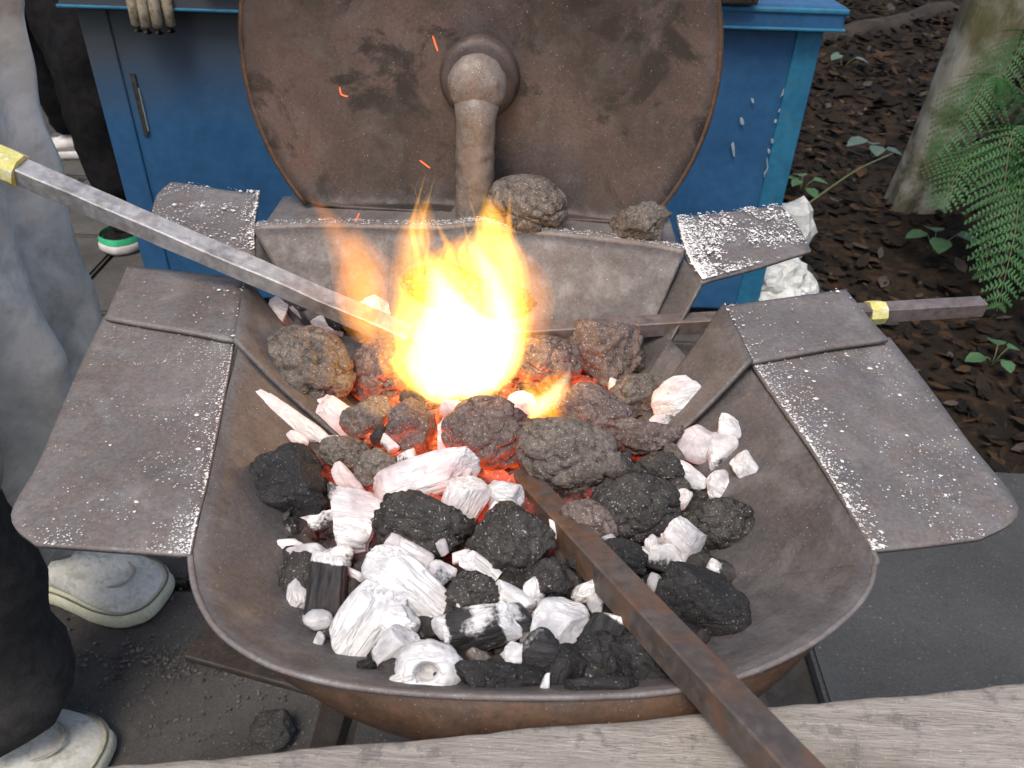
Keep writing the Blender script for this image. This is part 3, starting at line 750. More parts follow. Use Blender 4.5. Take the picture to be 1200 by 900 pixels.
SMALL = [(372, 575), (398, 582), (455, 585), (452, 620), (520, 640), (545, 648), (575, 600), (560, 655), (620, 690), (585, 715), (540, 705), (452, 700), (420, 668), (375, 725), (372, 755), (425, 775), (470, 795), (540, 790), (560, 770), (640, 800), (618, 745), (682, 720), (690, 690), (675, 655), (655, 625),
         (705, 640), (770, 690), (720, 690), (785, 575), (800, 590), (765, 640), (730, 545), (475, 545), (520, 560), (460, 525), (445, 515), (390, 520), (348, 520), (376, 478), (735, 730), (765, 745), (790, 760), (480, 470), (530, 480), (615, 505), (610, 535), (725, 450), (770, 485), (790, 535), (330, 610), (340, 640), (350, 700)]
for i, (px, py) in enumerate(SMALL):
    nb = min(LUMPS, key=lambda q: math.hypot(q[1] - px, (q[2] - py) * 1.2))[8].split()[:9]
    while nb[-1] in ('the', 'by', 'below', 'of', 'on', 'at', 'with', 'a', 'in', 'and', 'to', 'left', 'beside', 'between', 'behind', 'right', 'two', 'above', 'under', 'from', 'white', 'black', 'rusty', 'fine', 'front'): nb.pop()
    near_ = ' '.join(nb); px += rs.uniform(-6, 6); py += rs.uniform(-5, 5); w_ = rs.uniform(16, 34); k = rs.choice(('log', 'slab', 'ash', 'rough', 'facet'))
    if k in ('rough', 'facet'):
        lump(k, px, py, w_ * 1.1, w_ * rs.uniform(.7, 1), rs.uniform(0, 180), 'small dark cinder next to the ' + near_, 'cinder', 'coal', rs.choice((COKE_DARK, CHAR, COKE)), 400 + i, 'small cinders in the bed', sub=3, lift=.3)
    else:
        lump(k, px, py, w_ * 1.2, w_ * rs.uniform(.45, .8), rs.uniform(0, 180), 'small pale ash chip next to the ' + near_, 'ash_chip', 'charcoal', rs.choice((ASH, ASH_GREY, ASH_GREY)), 400 + i, 'small ash chips in the bed', sub=3, lift=.3)
# lumps on the back shelf
shz = lip[len(lip) // 2].z - .008
for px, py, wp_, hp_, an, m, lb, sd_ in ((618, 241, 94, 70, 12, COKE, 'dark rounded lump resting on the back shelf beside the pipe', 7), (749, 262, 66, 50, -5, COKE, 'smaller grey lump alone on the right of the back shelf', 8)):
    P = atd(px, py, depth(atz(px, py + hp_ * .45, shz)) - .0)
    lump('rough' if sd_ == 8 else 'coke', px, py, wp_, hp_, an, lb, CK, 'coke', m, sd_, pos=P)

# ------------------------------------------------------------------ bars
def bar(name, a, b, wd, mat, label, roll=0.0, upv=Vector((0, 0, 1))):
    d = (b - a); L = d.length; s, u = frame(d, upv)
    root = empty(name, a, label, 'steel bar')
    nseg = 24; vs, fs = [], []
    cs = [(-1, -1), (1, -1), (1, 1), (-1, 1)]; h = wd / 2; bv = .12
    ring = []
    for (x, y) in cs:
        pass
    prof = [(-1, -1 + bv), (-1 + bv, -1), (1 - bv, -1), (1, -1 + bv), (1, 1 - bv), (1 - bv, 1), (-1 + bv, 1), (-1, 1 - bv)]
    cr, sr = math.cos(roll), math.sin(roll)
    for i in range(nseg + 1):
        p = a.lerp(b, i / nseg)
        for (x, y) in prof:
            x2, y2 = x * cr - y * sr, x * sr + y * cr
            q = p + s * (x2 * h) + u * (y2 * h); q += (s + u) * (.0006 * N3(q, 40)); vs.append(q)
    n = 8
    for i in range(nseg):
        for k in range(n): fs.append((i * n + k, i * n + (k + 1) % n, (i + 1) * n + (k + 1) % n, (i + 1) * n + k))
    fs.append(tuple(range(n - 1, -1, -1))); fs.append(tuple(range(nseg * n, nseg * n + n)))
    mesh('shaft', vs, fs, mat, root, smooth=False)
    return root, s, u, d.normalized()
TAPE = m_simple('yellow tape', (.5, .46, .12), (.62, .6, .25), 60, .6, .5, .002, c3=(.66, .64, .5))
aT = atz(478, 396, .668); aL = atd(20, 199, .665); dA = (aL - aT).normalized()
rA, s_, u_, dd = bar('steel_bar', aT, aL + dA * .30, .0175, BAR_SILVER, 'silvery square bar with yellow tape reaching over the left petals into the fire', roll=R_(12))
vs, fs = tube([aL + dA * (-.004 + .011 * k) for k in range(9)], [.0140, .0146, .0142, .0148, .0142, .0147, .0143, .0147, .014], 9)
mesh('tape_wrap', [Vector(v) + Vector((0, .0006 * N3(v, 200), .0012 * N3(v, 150))) for v in vs], fs, TAPE, rA, smooth=False)
bT = atz(575, 393, .662); bE = atz(1149, 359, .676)
rB, s_, u_, dd = bar('steel_bar', bT, bE, .0150, BAR_GREY, 'dull brown square bar passing under the right petal with its end over the soil', roll=R_(-4))
q = atz(1022, 364, .674); q = bT + dd * (q - bT).dot(dd)
vs, fs = tube([q - dd * .006, q, q + dd * .006, q + dd * .010], [.0112, .0116, .0113, .0108], 8)
mesh('tape_scrap', vs, fs, TAPE, rB, smooth=False)
cT = atz(612, 566, .650); cM = atz(846, 818, .6975)
dC = (cM - cT).normalized()
rC, s_, u_, dd = bar('steel_bar', cT - dC * .004, cM + dC * .20, .0188, BAR_RUST, 'rusty orange brown square bar lying across the front rim and the plank', roll=R_(8))

# ------------------------------------------------------------------ flames
def m_flame(name, colr, strength):
    t = NT(name); em = t.node('ShaderNodeEmission'); em.inputs['Color'].default_value = (*colr, 1); em.inputs['Strength'].default_value = strength
    t.link(em.outputs[0], t.out.inputs['Volume']); return t.m
FL_CORE = m_flame('flame core', (1, .86, .52), 17)
FL_MID = m_flame('flame yellow', (1, .55, .07), 22)
FL_OUT = m_flame('flame orange', (1, .36, .02), 12)
FL_LICK = m_flame('flame lick', (1, .42, .03), 34)
FL_THIN = m_flame('flame wisp', (1, .32, .03), 9)
fire = empty('fire', FIRE, 'tall yellow white flames rising from the middle of the coal bed', 'fire')
FD = depth(FIRE)
def tongue(pts, mat, name='flame_tongue', flat=.55, parent=fire):
    """pts: (px, py, width px, extra depth m): a closed, tapering tongue of burning gas"""
    P, W = [], []
    for px, py, wpx, ex in pts:
        # gas rises vertically: distance found from the foot of the flame
        y = FIRE.y + ex
        q = aty(px, py, y); P.append(q); W.append(wpx * .5 * depth(q) / FPX)
    C4 = catmull([Vector((*p,)) for p in P], 5); W4 = [v.x for v in catmull([Vector((x, 0, 0)) for x in W], 5)]
    top = None
    for q, sw in enumerate(((1.0, .78, .56, .34) if mat is FL_CORE else (1.0, .8, .5) if mat is not FL_THIN else (1.0, .66, .36))):
        vs, fs = [], []; n = 14; i0 = int(len(C4) * .04 * q); i1 = len(C4) - int(len(C4) * .07 * q)
        for p, r in list(zip(C4, W4))[i0:i1]:
            r = max(r * sw, .0003)
            for k in range(n):
                a = 2 * math.pi * k / n; wob = 1 + .16 * N3(p, 55, k * .3 + q)
                vs.append(p + RIGHT * (math.cos(a) * r * wob) + Vector((0, 1, 0)) * (math.sin(a) * r * flat * wob))
        m_ = i1 - i0
        for i in range(m_ - 1):
            for k in range(n): fs.append((i * n + k, (i + 1) * n + k, (i + 1) * n + (k + 1) % n, i * n + (k + 1) % n))
        fs.append(tuple(range(n))); b = (m_ - 1) * n; fs.append(tuple(range(b + n - 1, b - 1, -1)))
        o = mesh(name if q == 0 else 'inner_flame', vs, fs, mat, parent if q == 0 else top)
        bm = bmesh.new(); bm.from_mesh(o.data); bmesh.ops.recalc_face_normals(bm, faces=bm.faces[:]); bm.to_mesh(o.data); bm.free()
        if q == 0: top = o
    return top
# core
tongue([(532, 478, 40, .0), (534, 455, 95, .0), (536, 425, 118, .0), (540, 395, 112, .002), (530, 365, 70, .004), (518, 338, 40, .006), (508, 315, 16, .008), (500, 300, 2, .01)], FL_CORE, 'flame_core')
tongue([(560, 462, 40, .002), (578, 430, 62, .002), (590, 395, 52, .004), (588, 360, 42, .006), (578, 330, 34, .008), (562, 300, 24, .01), (550, 280, 3, .012)], FL_CORE, 'flame_core')
tongue([(490, 440, 20, 0), (482, 405, 42, 0), (476, 370, 34, .002), (474, 345, 18, .004), (466, 322, 3, .006)], FL_MID)
tongue([(535, 470, 50, 0), (536, 440, 142, -.002), (538, 400, 150, 0), (540, 365, 128, .004), (534, 340, 86, .006), (520, 318, 44, .008), (506, 300, 14, .01), (500, 290, 2, .012)], FL_MID)
tongue([(580, 440, 30, .004), (592, 400, 60, .004), (596, 360, 58, .008), (590, 320, 62, .010), (580, 290, 58, .012), (574, 262, 40, .014), (572, 242, 18, .016), (566, 226, 2, .018)], FL_MID)
tongue([(520, 470, 60, 0), (530, 430, 160, 0), (536, 380, 176, .002), (538, 330, 150, .006), (540, 305, 110, .01), (545, 285, 50, .014), (548, 272, 4, .018)], FL_OUT)
tongue([(470, 400, 10, .006), (478, 340, 44, .008), (484, 300, 50, .01), (490, 265, 42, .012), (499, 238, 14, .014), (502, 224, 2, .016)], FL_OUT)
tongue([(480, 330, 14, .004), (484, 300, 26, .006), (489, 270, 24, .008), (496, 244, 6, .01), (499, 234, 1, .01)], FL_OUT)
tongue([(556, 330, 16, .0), (552, 305, 18, .0), (560, 282, 14, .0), (556, 262, 2, .0)], FL_MID)
tongue([(596, 330, 30, .02), (586, 295, 50, .022), (580, 262, 46, .024), (578, 240, 24, .026), (572, 226, 2, .028)], FL_OUT)
tongue([(430, 400, 30, .03), (428, 360, 70, .035), (430, 315, 66, .04), (420, 285, 40, .045), (418, 262, 4, .05)], FL_THIN, 'flame_wisp')
rs = random.Random(12)
for i in range(26):
    x0 = rs.uniform(474, 612); y0 = rs.uniform(330, 440); hgt = rs.uniform(60, 150) * (1.15 if 480 < x0 < 505 or 550 < x0 < 600 else .75); wd = rs.uniform(7, 20); sw = rs.uniform(-16, 16); ex = rs.uniform(-.015, .03)
    tongue([(x0, y0, wd * .4, ex), (x0 + sw * .5, y0 - hgt * .25, wd, ex), (x0 - sw * .2, y0 - hgt * .55, wd * .8, ex), (x0 + sw * .4, y0 - hgt * .8, wd * .4, ex), (x0 + sw, y0 - hgt, 1, ex)], rs.choice((FL_LICK, FL_LICK, FL_MID)), 'flame_lick', flat=.8)
tongue([(440, 410, 20, .01), (430, 370, 60, .015), (420, 330, 60, .02), (405, 290, 46, .025), (385, 255, 30, .03), (358, 226, 3, .035)], FL_THIN, 'flame_wisp')
tongue([(620, 400, 40, .004), (622, 350, 60, .01), (610, 310, 50, .016), (602, 280, 4, .02)], FL_THIN, 'flame_wisp')
tongue([(625, 490, 14, -.03), (632, 476, 40, -.03), (650, 460, 28, -.03), (663, 442, 14, -.03), (668, 430, 2, -.03)], FL_CORE)
tongue([(622, 492, 20, -.03), (622, 470, 26, -.03), (618, 448, 12, -.03), (622, 432, 2, -.03)], FL_MID)
tongue([(640, 494, 50, -.03), (640, 476, 66, -.03), (645, 455, 50, -.03), (655, 438, 14, -.03), (660, 428, 2, -.03)], FL_OUT)
tongue([(700, 462, 4, -.02), (718, 458, 8, -.02), (736, 440, 6, -.02), (746, 410, 5, -.02), (748, 384, 7, -.02), (748, 372, 2, -.02)], FL_THIN, 'flame_wisp')
tongue([(470, 392, 6, -.03), (440, 386, 16, -.03), (420, 378, 14, -.03), (408, 370, 2, -.03)], FL_OUT)
# sparks
SPK = NT('spark'); e = SPK.node('ShaderNodeEmission'); e.inputs[0].default_value = (1, .10, .03, 1); e.inputs[1].default_value = 2.2; SPK.link(e.outputs[0], SPK.out.inputs[0]); SPK = SPK.m
for (x0, y0, x1, y1, cv, lb) in ((507, 42, 513, 60, 0, 'thin red spark above the pipe flange'), (398, 102, 408, 113, 3, 'curved red spark before the black soot patch on the shield'), (492, 188, 504, 197, 0, 'red spark left of the pipe'), (421, 250, 416, 260, 0, 'yellow spark just above the back lip'), (558, 254, 562, 263, 0, 'yellow spark in front of the pipe foot')):
    y = FIRE.y + .05; pts = catmull([aty(x0, y0, y), aty((x0 + x1) / 2 - cv, (y0 + y1) / 2 + cv, y), aty(x1, y1, y)], 4)
    vs, fs = tube(pts, [.0001] + [.0004] * (len(pts) - 2) + [.0001], 6); tag(mesh('spark', vs, fs, SPK), lb, 'spark', 'sparks flying over the forge')

# ------------------------------------------------------------------ timber plank in front
t = NT('weathered timber'); c = t.coord('Object', (1.0, 9, 9)); c2 = t.coord('Object')
n1 = t.noise(c, 14, 7, .7, 1.2); n2 = t.noise(c, 110, 5, .7, .3); n3 = t.noise(c2, 60, 5, .7); n4 = t.noise(c2, 9, 4, .6); n5 = t.noise(c2, 900, 2, .5)
base = t.mix(t.ramp(n1, [(.3, 0), (.7, 1)]), (.26, .23, .20), (.48, .44, .395))
base = t.mix(t.ramp(n2, [(.58, 0), (.68, .6)]), base, (.12, .10, .085))
base = t.mix(t.ramp(n3, [(.54, 0), (.62, .65)]), base, (.17, .16, .15))
base = t.mix(t.ramp(n4, [(.56, 0), (.72, .55)]), base, (.13, .12, .085))
base = t.mix(t.ramp(n5, [(.68, 0), (.71, .7)]), base, (.7, .69, .66))
WOOD = t.bsdf(base, .85, 0, t.bump(t.math('ADD', n1, t.math('ADD', n2, t.math('MULTIPLY', n3, .6))), .7, .004), .3)
pz = .682; pA, pB = atz(100, 894, pz), atz(1200, 795, pz); dP = (pB - pA); dP.z = 0; dP.normalize(); nP = Vector((dP.y, -dP.x, 0))
pmid = (pA + pB) / 2; plank = empty('timber_rail', (pmid.x, pmid.y, 0), 'weathered grey wooden plank running across in front of the forge', 'plank')
vs, fs = [], []; NS = 200
random.seed(5)
for i in range(NS + 1):
    x = -1.0 + 2.0 * i / NS; b0 = pmid + dP * x
    e = .0016 * N3((x, 0, 0), 20) + .0012 * N3((x, 2, 0), 70)
    for k in range(9): e += 0
    chip = -.003 * (1 - sstep(0, .006, abs(x - .252))) - .002 * (1 - sstep(0, .003, abs(x + .045))) - .002 * (1 - sstep(0, .0025, abs(x + .022)))
    e -= chip
    for (a, z) in ((e + .002, -.045), (e, -.006), (e + .003, -.001), (.006 + e, 0), (.03, .0006 * N3((x, 4, 0), 30)), (.06, .0006 * N3((x, 8, 0), 30)), (.10, 0), (.145, 0), (.15, -.004), (.15, -.045)):
        q = b0 + nP * a; vs.append((q.x, q.y, pz + z))
n = 10
for i in range(NS):
    for k in range(n): fs.append((i * n + k, (i + 1) * n + k, (i + 1) * n + (k + 1) % n, i * n + (k + 1) % n))
fs.append(tuple(range(n))); fs.append(tuple(range(NS * n + n - 1, NS * n - 1, -1)))
mesh('plank', vs, fs, WOOD, plank)
for x in (-.85, .85):
    q = pmid + dP * x + nP * .075; o = bm_obj('post', box_bm(0, 0, 0, .09, .09, .64), WOOD, plank); o.location = Vector((q.x, q.y, .318)) - plank.location; bevel(o, .004)

# ------------------------------------------------------------------ blue chest
t = NT('blue paint'); c = t.coord('Object'); n1 = t.noise(c, 5, 6, .6); n2 = t.noise(c, 40, 5, .65); n3 = t.noise(c, 16, 7, .7)
base = t.mix(t.ramp(n1, [(.3, 0), (.7, 1)]), (.014, .062, .150), (.022, .092, .20))
base = t.mix(.25, base, t.ramp(n2, [(.3, .25), (.7, .8)]), 'OVERLAY')
base = t.mix(t.ramp(n3, [(.70, 0), (.73, .6)]), base, (.25, .30, .32))
sp = t.node('ShaderNodeSeparateXYZ'); t.link(c, sp.inputs[0])
soot = t.math('MULTIPLY', t.mapr(t.math('ADD', sp.outputs[2], t.math('MULTIPLY', t.math('SUBTRACT', n1, .5), .25)), .44, .66, 0, 1), t.mapr(sp.outputs[0], .30, .62, .9, 0))
base = t.mix(soot, base, (.05, .052, .05))
BLUE = t.bsdf(base, .48, 0, t.bump(n2, .25, .001), .4)
TEAL = m_simple('teal paint strip', (.012, .10, .19), (.02, .14, .24), 8, .5, .25, .001, c3=(.03, .13, .2))
BXL, BXR = aty(176, 360, 1.72), aty(888, 360, 1.80)
bl = atz(178, 372, .04); br = atz(890, 372, .04)
bl = Vector((atz(152, 362, .06).x, 1.70, 0)); br = Vector((atz(890, 362, .06).x, 1.76, 0))
du = (br - bl).normalized(); CW = (br - bl).length; dn = Vector((-du.y, du.x, 0)); CHH = .685; CD = .60
chest = empty('blue_chest', (bl + br) / 2, 'large blue painted metal chest with overhanging lid behind the forge', 'chest', local=True)
chest.rotation_euler = (0, R_(-.6), math.atan2(du.y, du.x))
def cbox(name, x0, x1, y0, y1, z0, z1, m, bv=.003, parent=chest):
    o = bm_obj(name, box_bm((x0 + x1) / 2, (y0 + y1) / 2, (z0 + z1) / 2, x1 - x0, y1 - y0, z1 - z0), m, parent)
    if bv: bevel(o, bv)
    return o
hw = CW / 2
cbox('body', -hw, hw, 0, CD, .03, CHH, BLUE, .006)
cbox('corner_strip', -hw - .004, -hw + .055, -.005, .05, .031, CHH - .002, BLUE)
cbox('corner_strip', hw - .05, hw + .004, -.005, .05, .031, CHH - .002, TEAL)
lid = cbox('lid', -hw - .022, hw + .03, -.035, CD + .03, CHH + .002, CHH + .05, BLUE, .008)
cbox('lid_band', -hw - .0245, hw + .0325, -.039, CD + .033, CHH + .036, CHH + .046, TEAL, .003, lid)
cbox('lid_trim', -hw - .0245, hw + .0325, -.039, CD + .033, CHH + .004, CHH + .010, TEAL, .002, lid)
DARKM = m_simple('dark slot', (.012, .012, .012), (.04, .04, .038), 60, .7)
PALE = m_simple('bare scratched metal', (.20, .25, .27), (.34, .39, .40), 90, .5)
h = cbox('hasp', -hw + .070, -hw + .081, -.004, 0, .43, .56, DARKM, .001); cbox('hasp_edge', -hw + .0815, -hw + .0832, -.005, .002, .44, .53, PALE, .0005, h)
random.seed(9)
def chips(lst, name='paint_chip'):
    for (x, z, w_, h_, a) in lst:
        k = 7; vs = []
        for i in range(k):
            an = 2 * math.pi * i / k; rr = random.uniform(.6, 1.1); u, v = math.cos(an) * rr * w_, math.sin(an) * rr * h_
            vs.append((x + u * math.cos(a) - v * math.sin(a), -.0085, z + u * math.sin(a) + v * math.cos(a)))
        solid(mesh(name, vs, [tuple(range(k))], PALE, chest, smooth=False), .001)
chips([(hw - .135, .44, .004, .022, .25), (hw - .128, .50, .006, .010, .5), (hw - .115, .545, .003, .008, .6)])
chips([(hw - .054 + random.uniform(-.003, .003), random.uniform(.38, .58), random.uniform(.001, .004), random.uniform(.004, .016), random.uniform(-.3, .3)) for i in range(10)])
# dark steel tray lying on the chest
tz = CHH + .051
def on_chest(px, py, dz=.06):  # point on the lid's top plane in chest space
    Mi = (Matrix.Translation(chest.location) @ chest.rotation_euler.to_matrix().to_4x4()).inverted()
    o_ = Mi @ O; d_ = Mi.to_3x3() @ ray(px, py); return o_ + d_ * ((tz - o_.z) / d_.z)
TRAYM = m_plate('blackened tray', (.012, .010, .009), (.032, .024, .02), (.05, .028, .02), .6, .12, rough=.4)
CM = Matrix.Translation(chest.location) @ chest.rotation_euler.to_matrix().to_4x4()
x1 = on_chest(890, 14).x; x0 = on_chest(200, 10).x
tray = empty('steel_tray', CM @ Vector(((x0 + x1) / 2, .085, tz)), 'long blackened steel tray lying on the blue chest lid', 'tray', local=True); tray.rotation_euler = chest.rotation_euler
tw = (x1 - x0)
cbox('tray_base', -tw / 2, tw / 2, -.135, .25, .001, .006, TRAYM, .001, tray)
for nm, a in (('front_side', (-tw / 2, tw / 2, -.145, -.135, .001, .065)), ('rear_side', (-tw / 2, tw / 2, .25, .26, .001, .065)), ('end_side', (-tw / 2 - .01, -tw / 2, -.145, .26, .001, .065)), ('end_side', (tw / 2, tw / 2 + .01, -.145, .26, .001, .065))):
    cbox(nm, *a, TRAYM, .004, tray)
for i in range(5):
    bm = bmesh.new(); bmesh.ops.create_uvsphere(bm, u_segments=10, v_segments=6, radius=.006); 
    for v in bm.verts: v.co = Vector((v.co.x - tw / 2 + .06 + (tw - .08) * i / 4, v.co.y * .6 - .146, v.co.z + .035))
    bm_obj('rivet', bm, PALE, tray, True)
# work gloves hanging over the lid edge
GLV = m_simple('worn leather', (.17, .14, .095), (.30, .26, .19), 30, .8, .5, .003, c3=(.12, .10, .07))
def glove(name, base, ydir, label, flip=1):
    root = empty(name, base, label, 'glove', 'leather gloves on the chest')
    d = ydir.normalized(); s = Vector((d.y, -d.x, 0)) * flip
    vs, fs = [], []
    def add(V, F):
        b = len(vs); vs.extend(V); fs.extend(tuple(b + q for q in f) for f in F)
    # palm
    pts = [base - d * .10 + Vector((0, 0, .02)), base - d * .05 + Vector((0, 0, .022)), base + Vector((0, 0, .022)), base + d * .03 + Vector((0, 0, .02))]
    V, F = tube(pts, [.040, .048, .046, .040], 16, flat=.42); add(V, F)
    for i, (o_, L) in enumerate(((-.031, .058), (-.010, .07), (.011, .066), (.031, .05))):
        p0 = base + d * .02 + s * o_ + Vector((0, 0, .018)); bend = Vector((0, 0, -1))
        pp = [p0 - d * .02, p0, p0 + d * L * .4 + bend * .004, p0 + d * L * .75 + bend * .022, p0 + d * L * .95 + bend * .055, p0 + d * L * .98 + bend * .088, p0 + d * L * .96 + bend * .10]
        V, F = tube(pp, [.011, .0118, .0118, .0115, .011, .0105, .0085], 10); add(V, F)
    p0 = base - d * .045 - s * .035 + Vector((0, 0, .018))
    V, F = tube([p0, p0 - s * .02 + d * .02, p0 - s * .032 + d * .05, p0 - s * .034 + d * .066], [.014, .0135, .012, .005], 10); add(V, F)
    o = mesh('glove_shell', vs, fs, GLV, root)
    V, F = tube([base - d * .19 + Vector((0, 0, .03)), base - d * .13 + Vector((0, 0, .026)), base - d * .09 + Vector((0, 0, .022))], [.062, .05, .041], 18, caps=False, flat=.42)
    solid(mesh('cuff', V, F, GLV, root), .003)
    return root
fe = CM @ Vector((0, -.035, tz))
for px, py, lb, fl, an in ((166, 6, 'pale leather glove with fingertips over the chest edge', 1, 12), (92, -6, 'pale leather glove hanging at the chest corner by the black trousers', -1, -6)):
    P = aty(px, py, fe.y - .03); b = Vector((max(P.x, (CM @ Vector((-hw, 0, 0))).x + .045), fe.y + .035 - .0, (CM @ Vector((-hw + .1, 0, tz))).z))
    glove('work_glove', b if fl == 1 else Vector((b.x - .0, b.y + .16, b.z)), Matrix.Rotation(R_(an), 3, 'Z') @ -dn, lb, fl)

# ------------------------------------------------------------------ people
def skin_body(name, joints, edges, mat, parent, root_key, sub=2, disp=None, subs=None):
    bm = bmesh.new(); lay = bm.verts.layers.skin.verify(); vm = {}
    for k, (p, r) in joints.items():
        v = bm.verts.new(Vector(p)); vm[k] = v
        v[lay].radius = r if isinstance(r, tuple) else (r, r); v[lay].use_root = (k == root_key)
    for a, b in edges: bm.edges.new((vm[a], vm[b]))
    o = bm_obj(name, bm, mat, parent, False)
    m = o.modifiers.new('skin', 'SKIN'); m.use_smooth_shade = True
    m = o.modifiers.new('sub', 'SUBSURF'); m.levels = sub; m.render_levels = sub
    if disp:
        tx = bpy.data.textures.new(name + '_folds', 'CLOUDS'); tx.noise_scale = disp[1]; tx.noise_depth = 3
        m = o.modifiers.new('folds', 'DISPLACE'); m.texture = tx; m.strength = disp[0]; m.texture_coords = 'LOCAL'
    return o
def chain(*ks): return list(zip(ks[:-1], ks[1:]))
SKIN = m_simple('skin', (.42, .26, .19), (.5, .32, .24), 30, .55, .1)
def shoe(root, toe, heading, upm, solem, L=.29, W=.052, trim=None, laces=True):
    """shoe with its toe tip at `toe` on the ground, pointing along heading (xy)"""
    d = Vector((heading[0], heading[1], 0)).normalized(); s = Vector((d.y, -d.x, 0)); heel = Vector(toe) - d * L
    st = [(0, .030, .0, .06), (.03, .037, .0, .085), (.09, .038, 0, .095), (.14, .038, 0, .092), (.18, .043, 0, .075), (.215, .048, 0, .058), (.25, .047, 0, .047), (.272, .038, 0, .038), (.286, .022, 0, .03), (.29, .006, 0, .024)]
    vs, fs = [], []; n = 16
    for (t_, hw_, z0, z1) in st:
        for k in range(n):
            a = 2 * math.pi * k / n; cx, cz = math.cos(a), math.sin(a)
            cx = math.copysign(abs(cx) ** .8, cx); zz = .018 + (z1 - .018) * (.5 + .5 * cz)
            ww = hw_ * cx * (1 if cz < 0 else 1 - .45 * cz * cz * (z1 / .095))
            vs.append(heel + d * (t_ * L / .29) + s * (ww * W / .048) + Vector((0, 0, zz)))
    for i in range(len(st) - 1):
        for k in range(n): fs.append((i * n + k, i * n + (k + 1) % n, (i + 1) * n + (k + 1) % n, (i + 1) * n + k))
    fs.append(tuple(range(n - 1, -1, -1))); b = (len(st) - 1) * n; fs.append(tuple(range(b, b + n)))
    sh = mesh('shoe', vs, fs, upm, root); m = sh.modifiers.new('s', 'SUBSURF'); m.levels = 2; m.render_levels = 2
    def outline(z, grow, inset=0):
        pts = []
        for q in catmull([Vector((t_, hw_, 0)) for (t_, hw_, _, _) in st], 4): pts.append((q.x, q.y + grow))
        P = [heel + d * ((t_ + (grow if t_ > .28 else -grow if t_ < .01 else 0)) * L / .29) + s * (h_ * W / .048) for t_, h_ in pts] + [heel + d * ((t_ + (grow if t_ > .28 else -grow if t_ < .01 else 0)) * L / .29) - s * (h_ * W / .048) for t_, h_ in reversed(pts)]
        return [p + Vector((0, 0, z)) for p in P]
    rings = [outline(.002, .002), outline(.010, .006), outline(.022, .0055), outline(.030, .002)]
    vs, fs = [p for r in rings for p in r], []; n = len(rings[0])
    for i in range(3):
        for k in range(n): fs.append((i * n + k, i * n + (k + 1) % n, (i + 1) * n + (k + 1) % n, (i + 1) * n + k))
    fs.append(tuple(range(n - 1, -1, -1))); fs.append(tuple(range(3 * n, 4 * n)))
    so = mesh('sole', vs, fs, solem, sh); 
    if trim:
        rings = [outline(.0285, .0035), outline(.036, .0032), outline(.046, .0005)]; vs, fs = [p for r in rings for p in r], []
        for i in range(2):
            for k in range(n): fs.append((i * n + k, i * n + (k + 1) % n, (i + 1) * n + (k + 1) % n, (i + 1) * n + k))
        mesh('trim', vs, fs, trim, sh)
    vs, fs = tube(outline(.0315, .0012) + outline(.0315, .0012)[:1], .0014, 6, caps=False); mesh('welt_line', vs, fs, WELT, sh)
    # toe seam
    pts = [heel + d * ((.165 + .085 * math.cos(a)) * L / .29) + s * (.036 * math.sin(a)) + Vector((0, 0, .0795 - .022 * (1 + math.cos(a)) / 2 - .014 * abs(math.sin(a)))) for a in [R_(-100 + 200 * i / 24) for i in range(25)]]
    vs, fs = tube(pts, .0022, 6); mesh('toe_seam', vs, fs, LACE if laces else upm, sh)
    if laces:
        for i in range(4):
            c0 = heel + d * ((.125 + .018 * i) * L / .29); z = .0935 - .0075 * i
            pts = [c0 + s * (x * .022) + d * .004 * x + Vector((0, 0, z - .010 * x * x)) for x in (-1, -.5, 0, .5, 1)]
            vs, fs = tube(pts, .0035, 8); mesh('lace', vs, fs, LACE, sh)
    return sh
WELT = m_simple('dark welt', (.10, .095, .08), (.16, .15, .13), 60, .9, .2)
LACE = m_simple('laces', (.30, .28, .25), (.42, .39, .34), 120, .9, .4)
SHOEW = m_simple('pale worn shoe leather', (.50, .49, .43), (.64, .63, .57), 24, .6, .25, .001, c3=(.42, .41, .34))
SOLEW = m_simple('cream sole rubber', (.46, .45, .32), (.58, .57, .44), 40, .7, .2, .001)
TRO = m_simple('dark grey trouser cloth', (.045, .043, .042), (.072, .068, .066), 50, .95, .4, .003, spec=.05)
BLK = m_simple('black trouser cloth', (.007, .007, .008), (.014, .0135, .014), 40, .95, .4, .003, spec=.03)
SHIRT = m_simple('brown work shirt cloth', (.06, .05, .04), (.09, .075, .06), 40, .95, .4, .003)

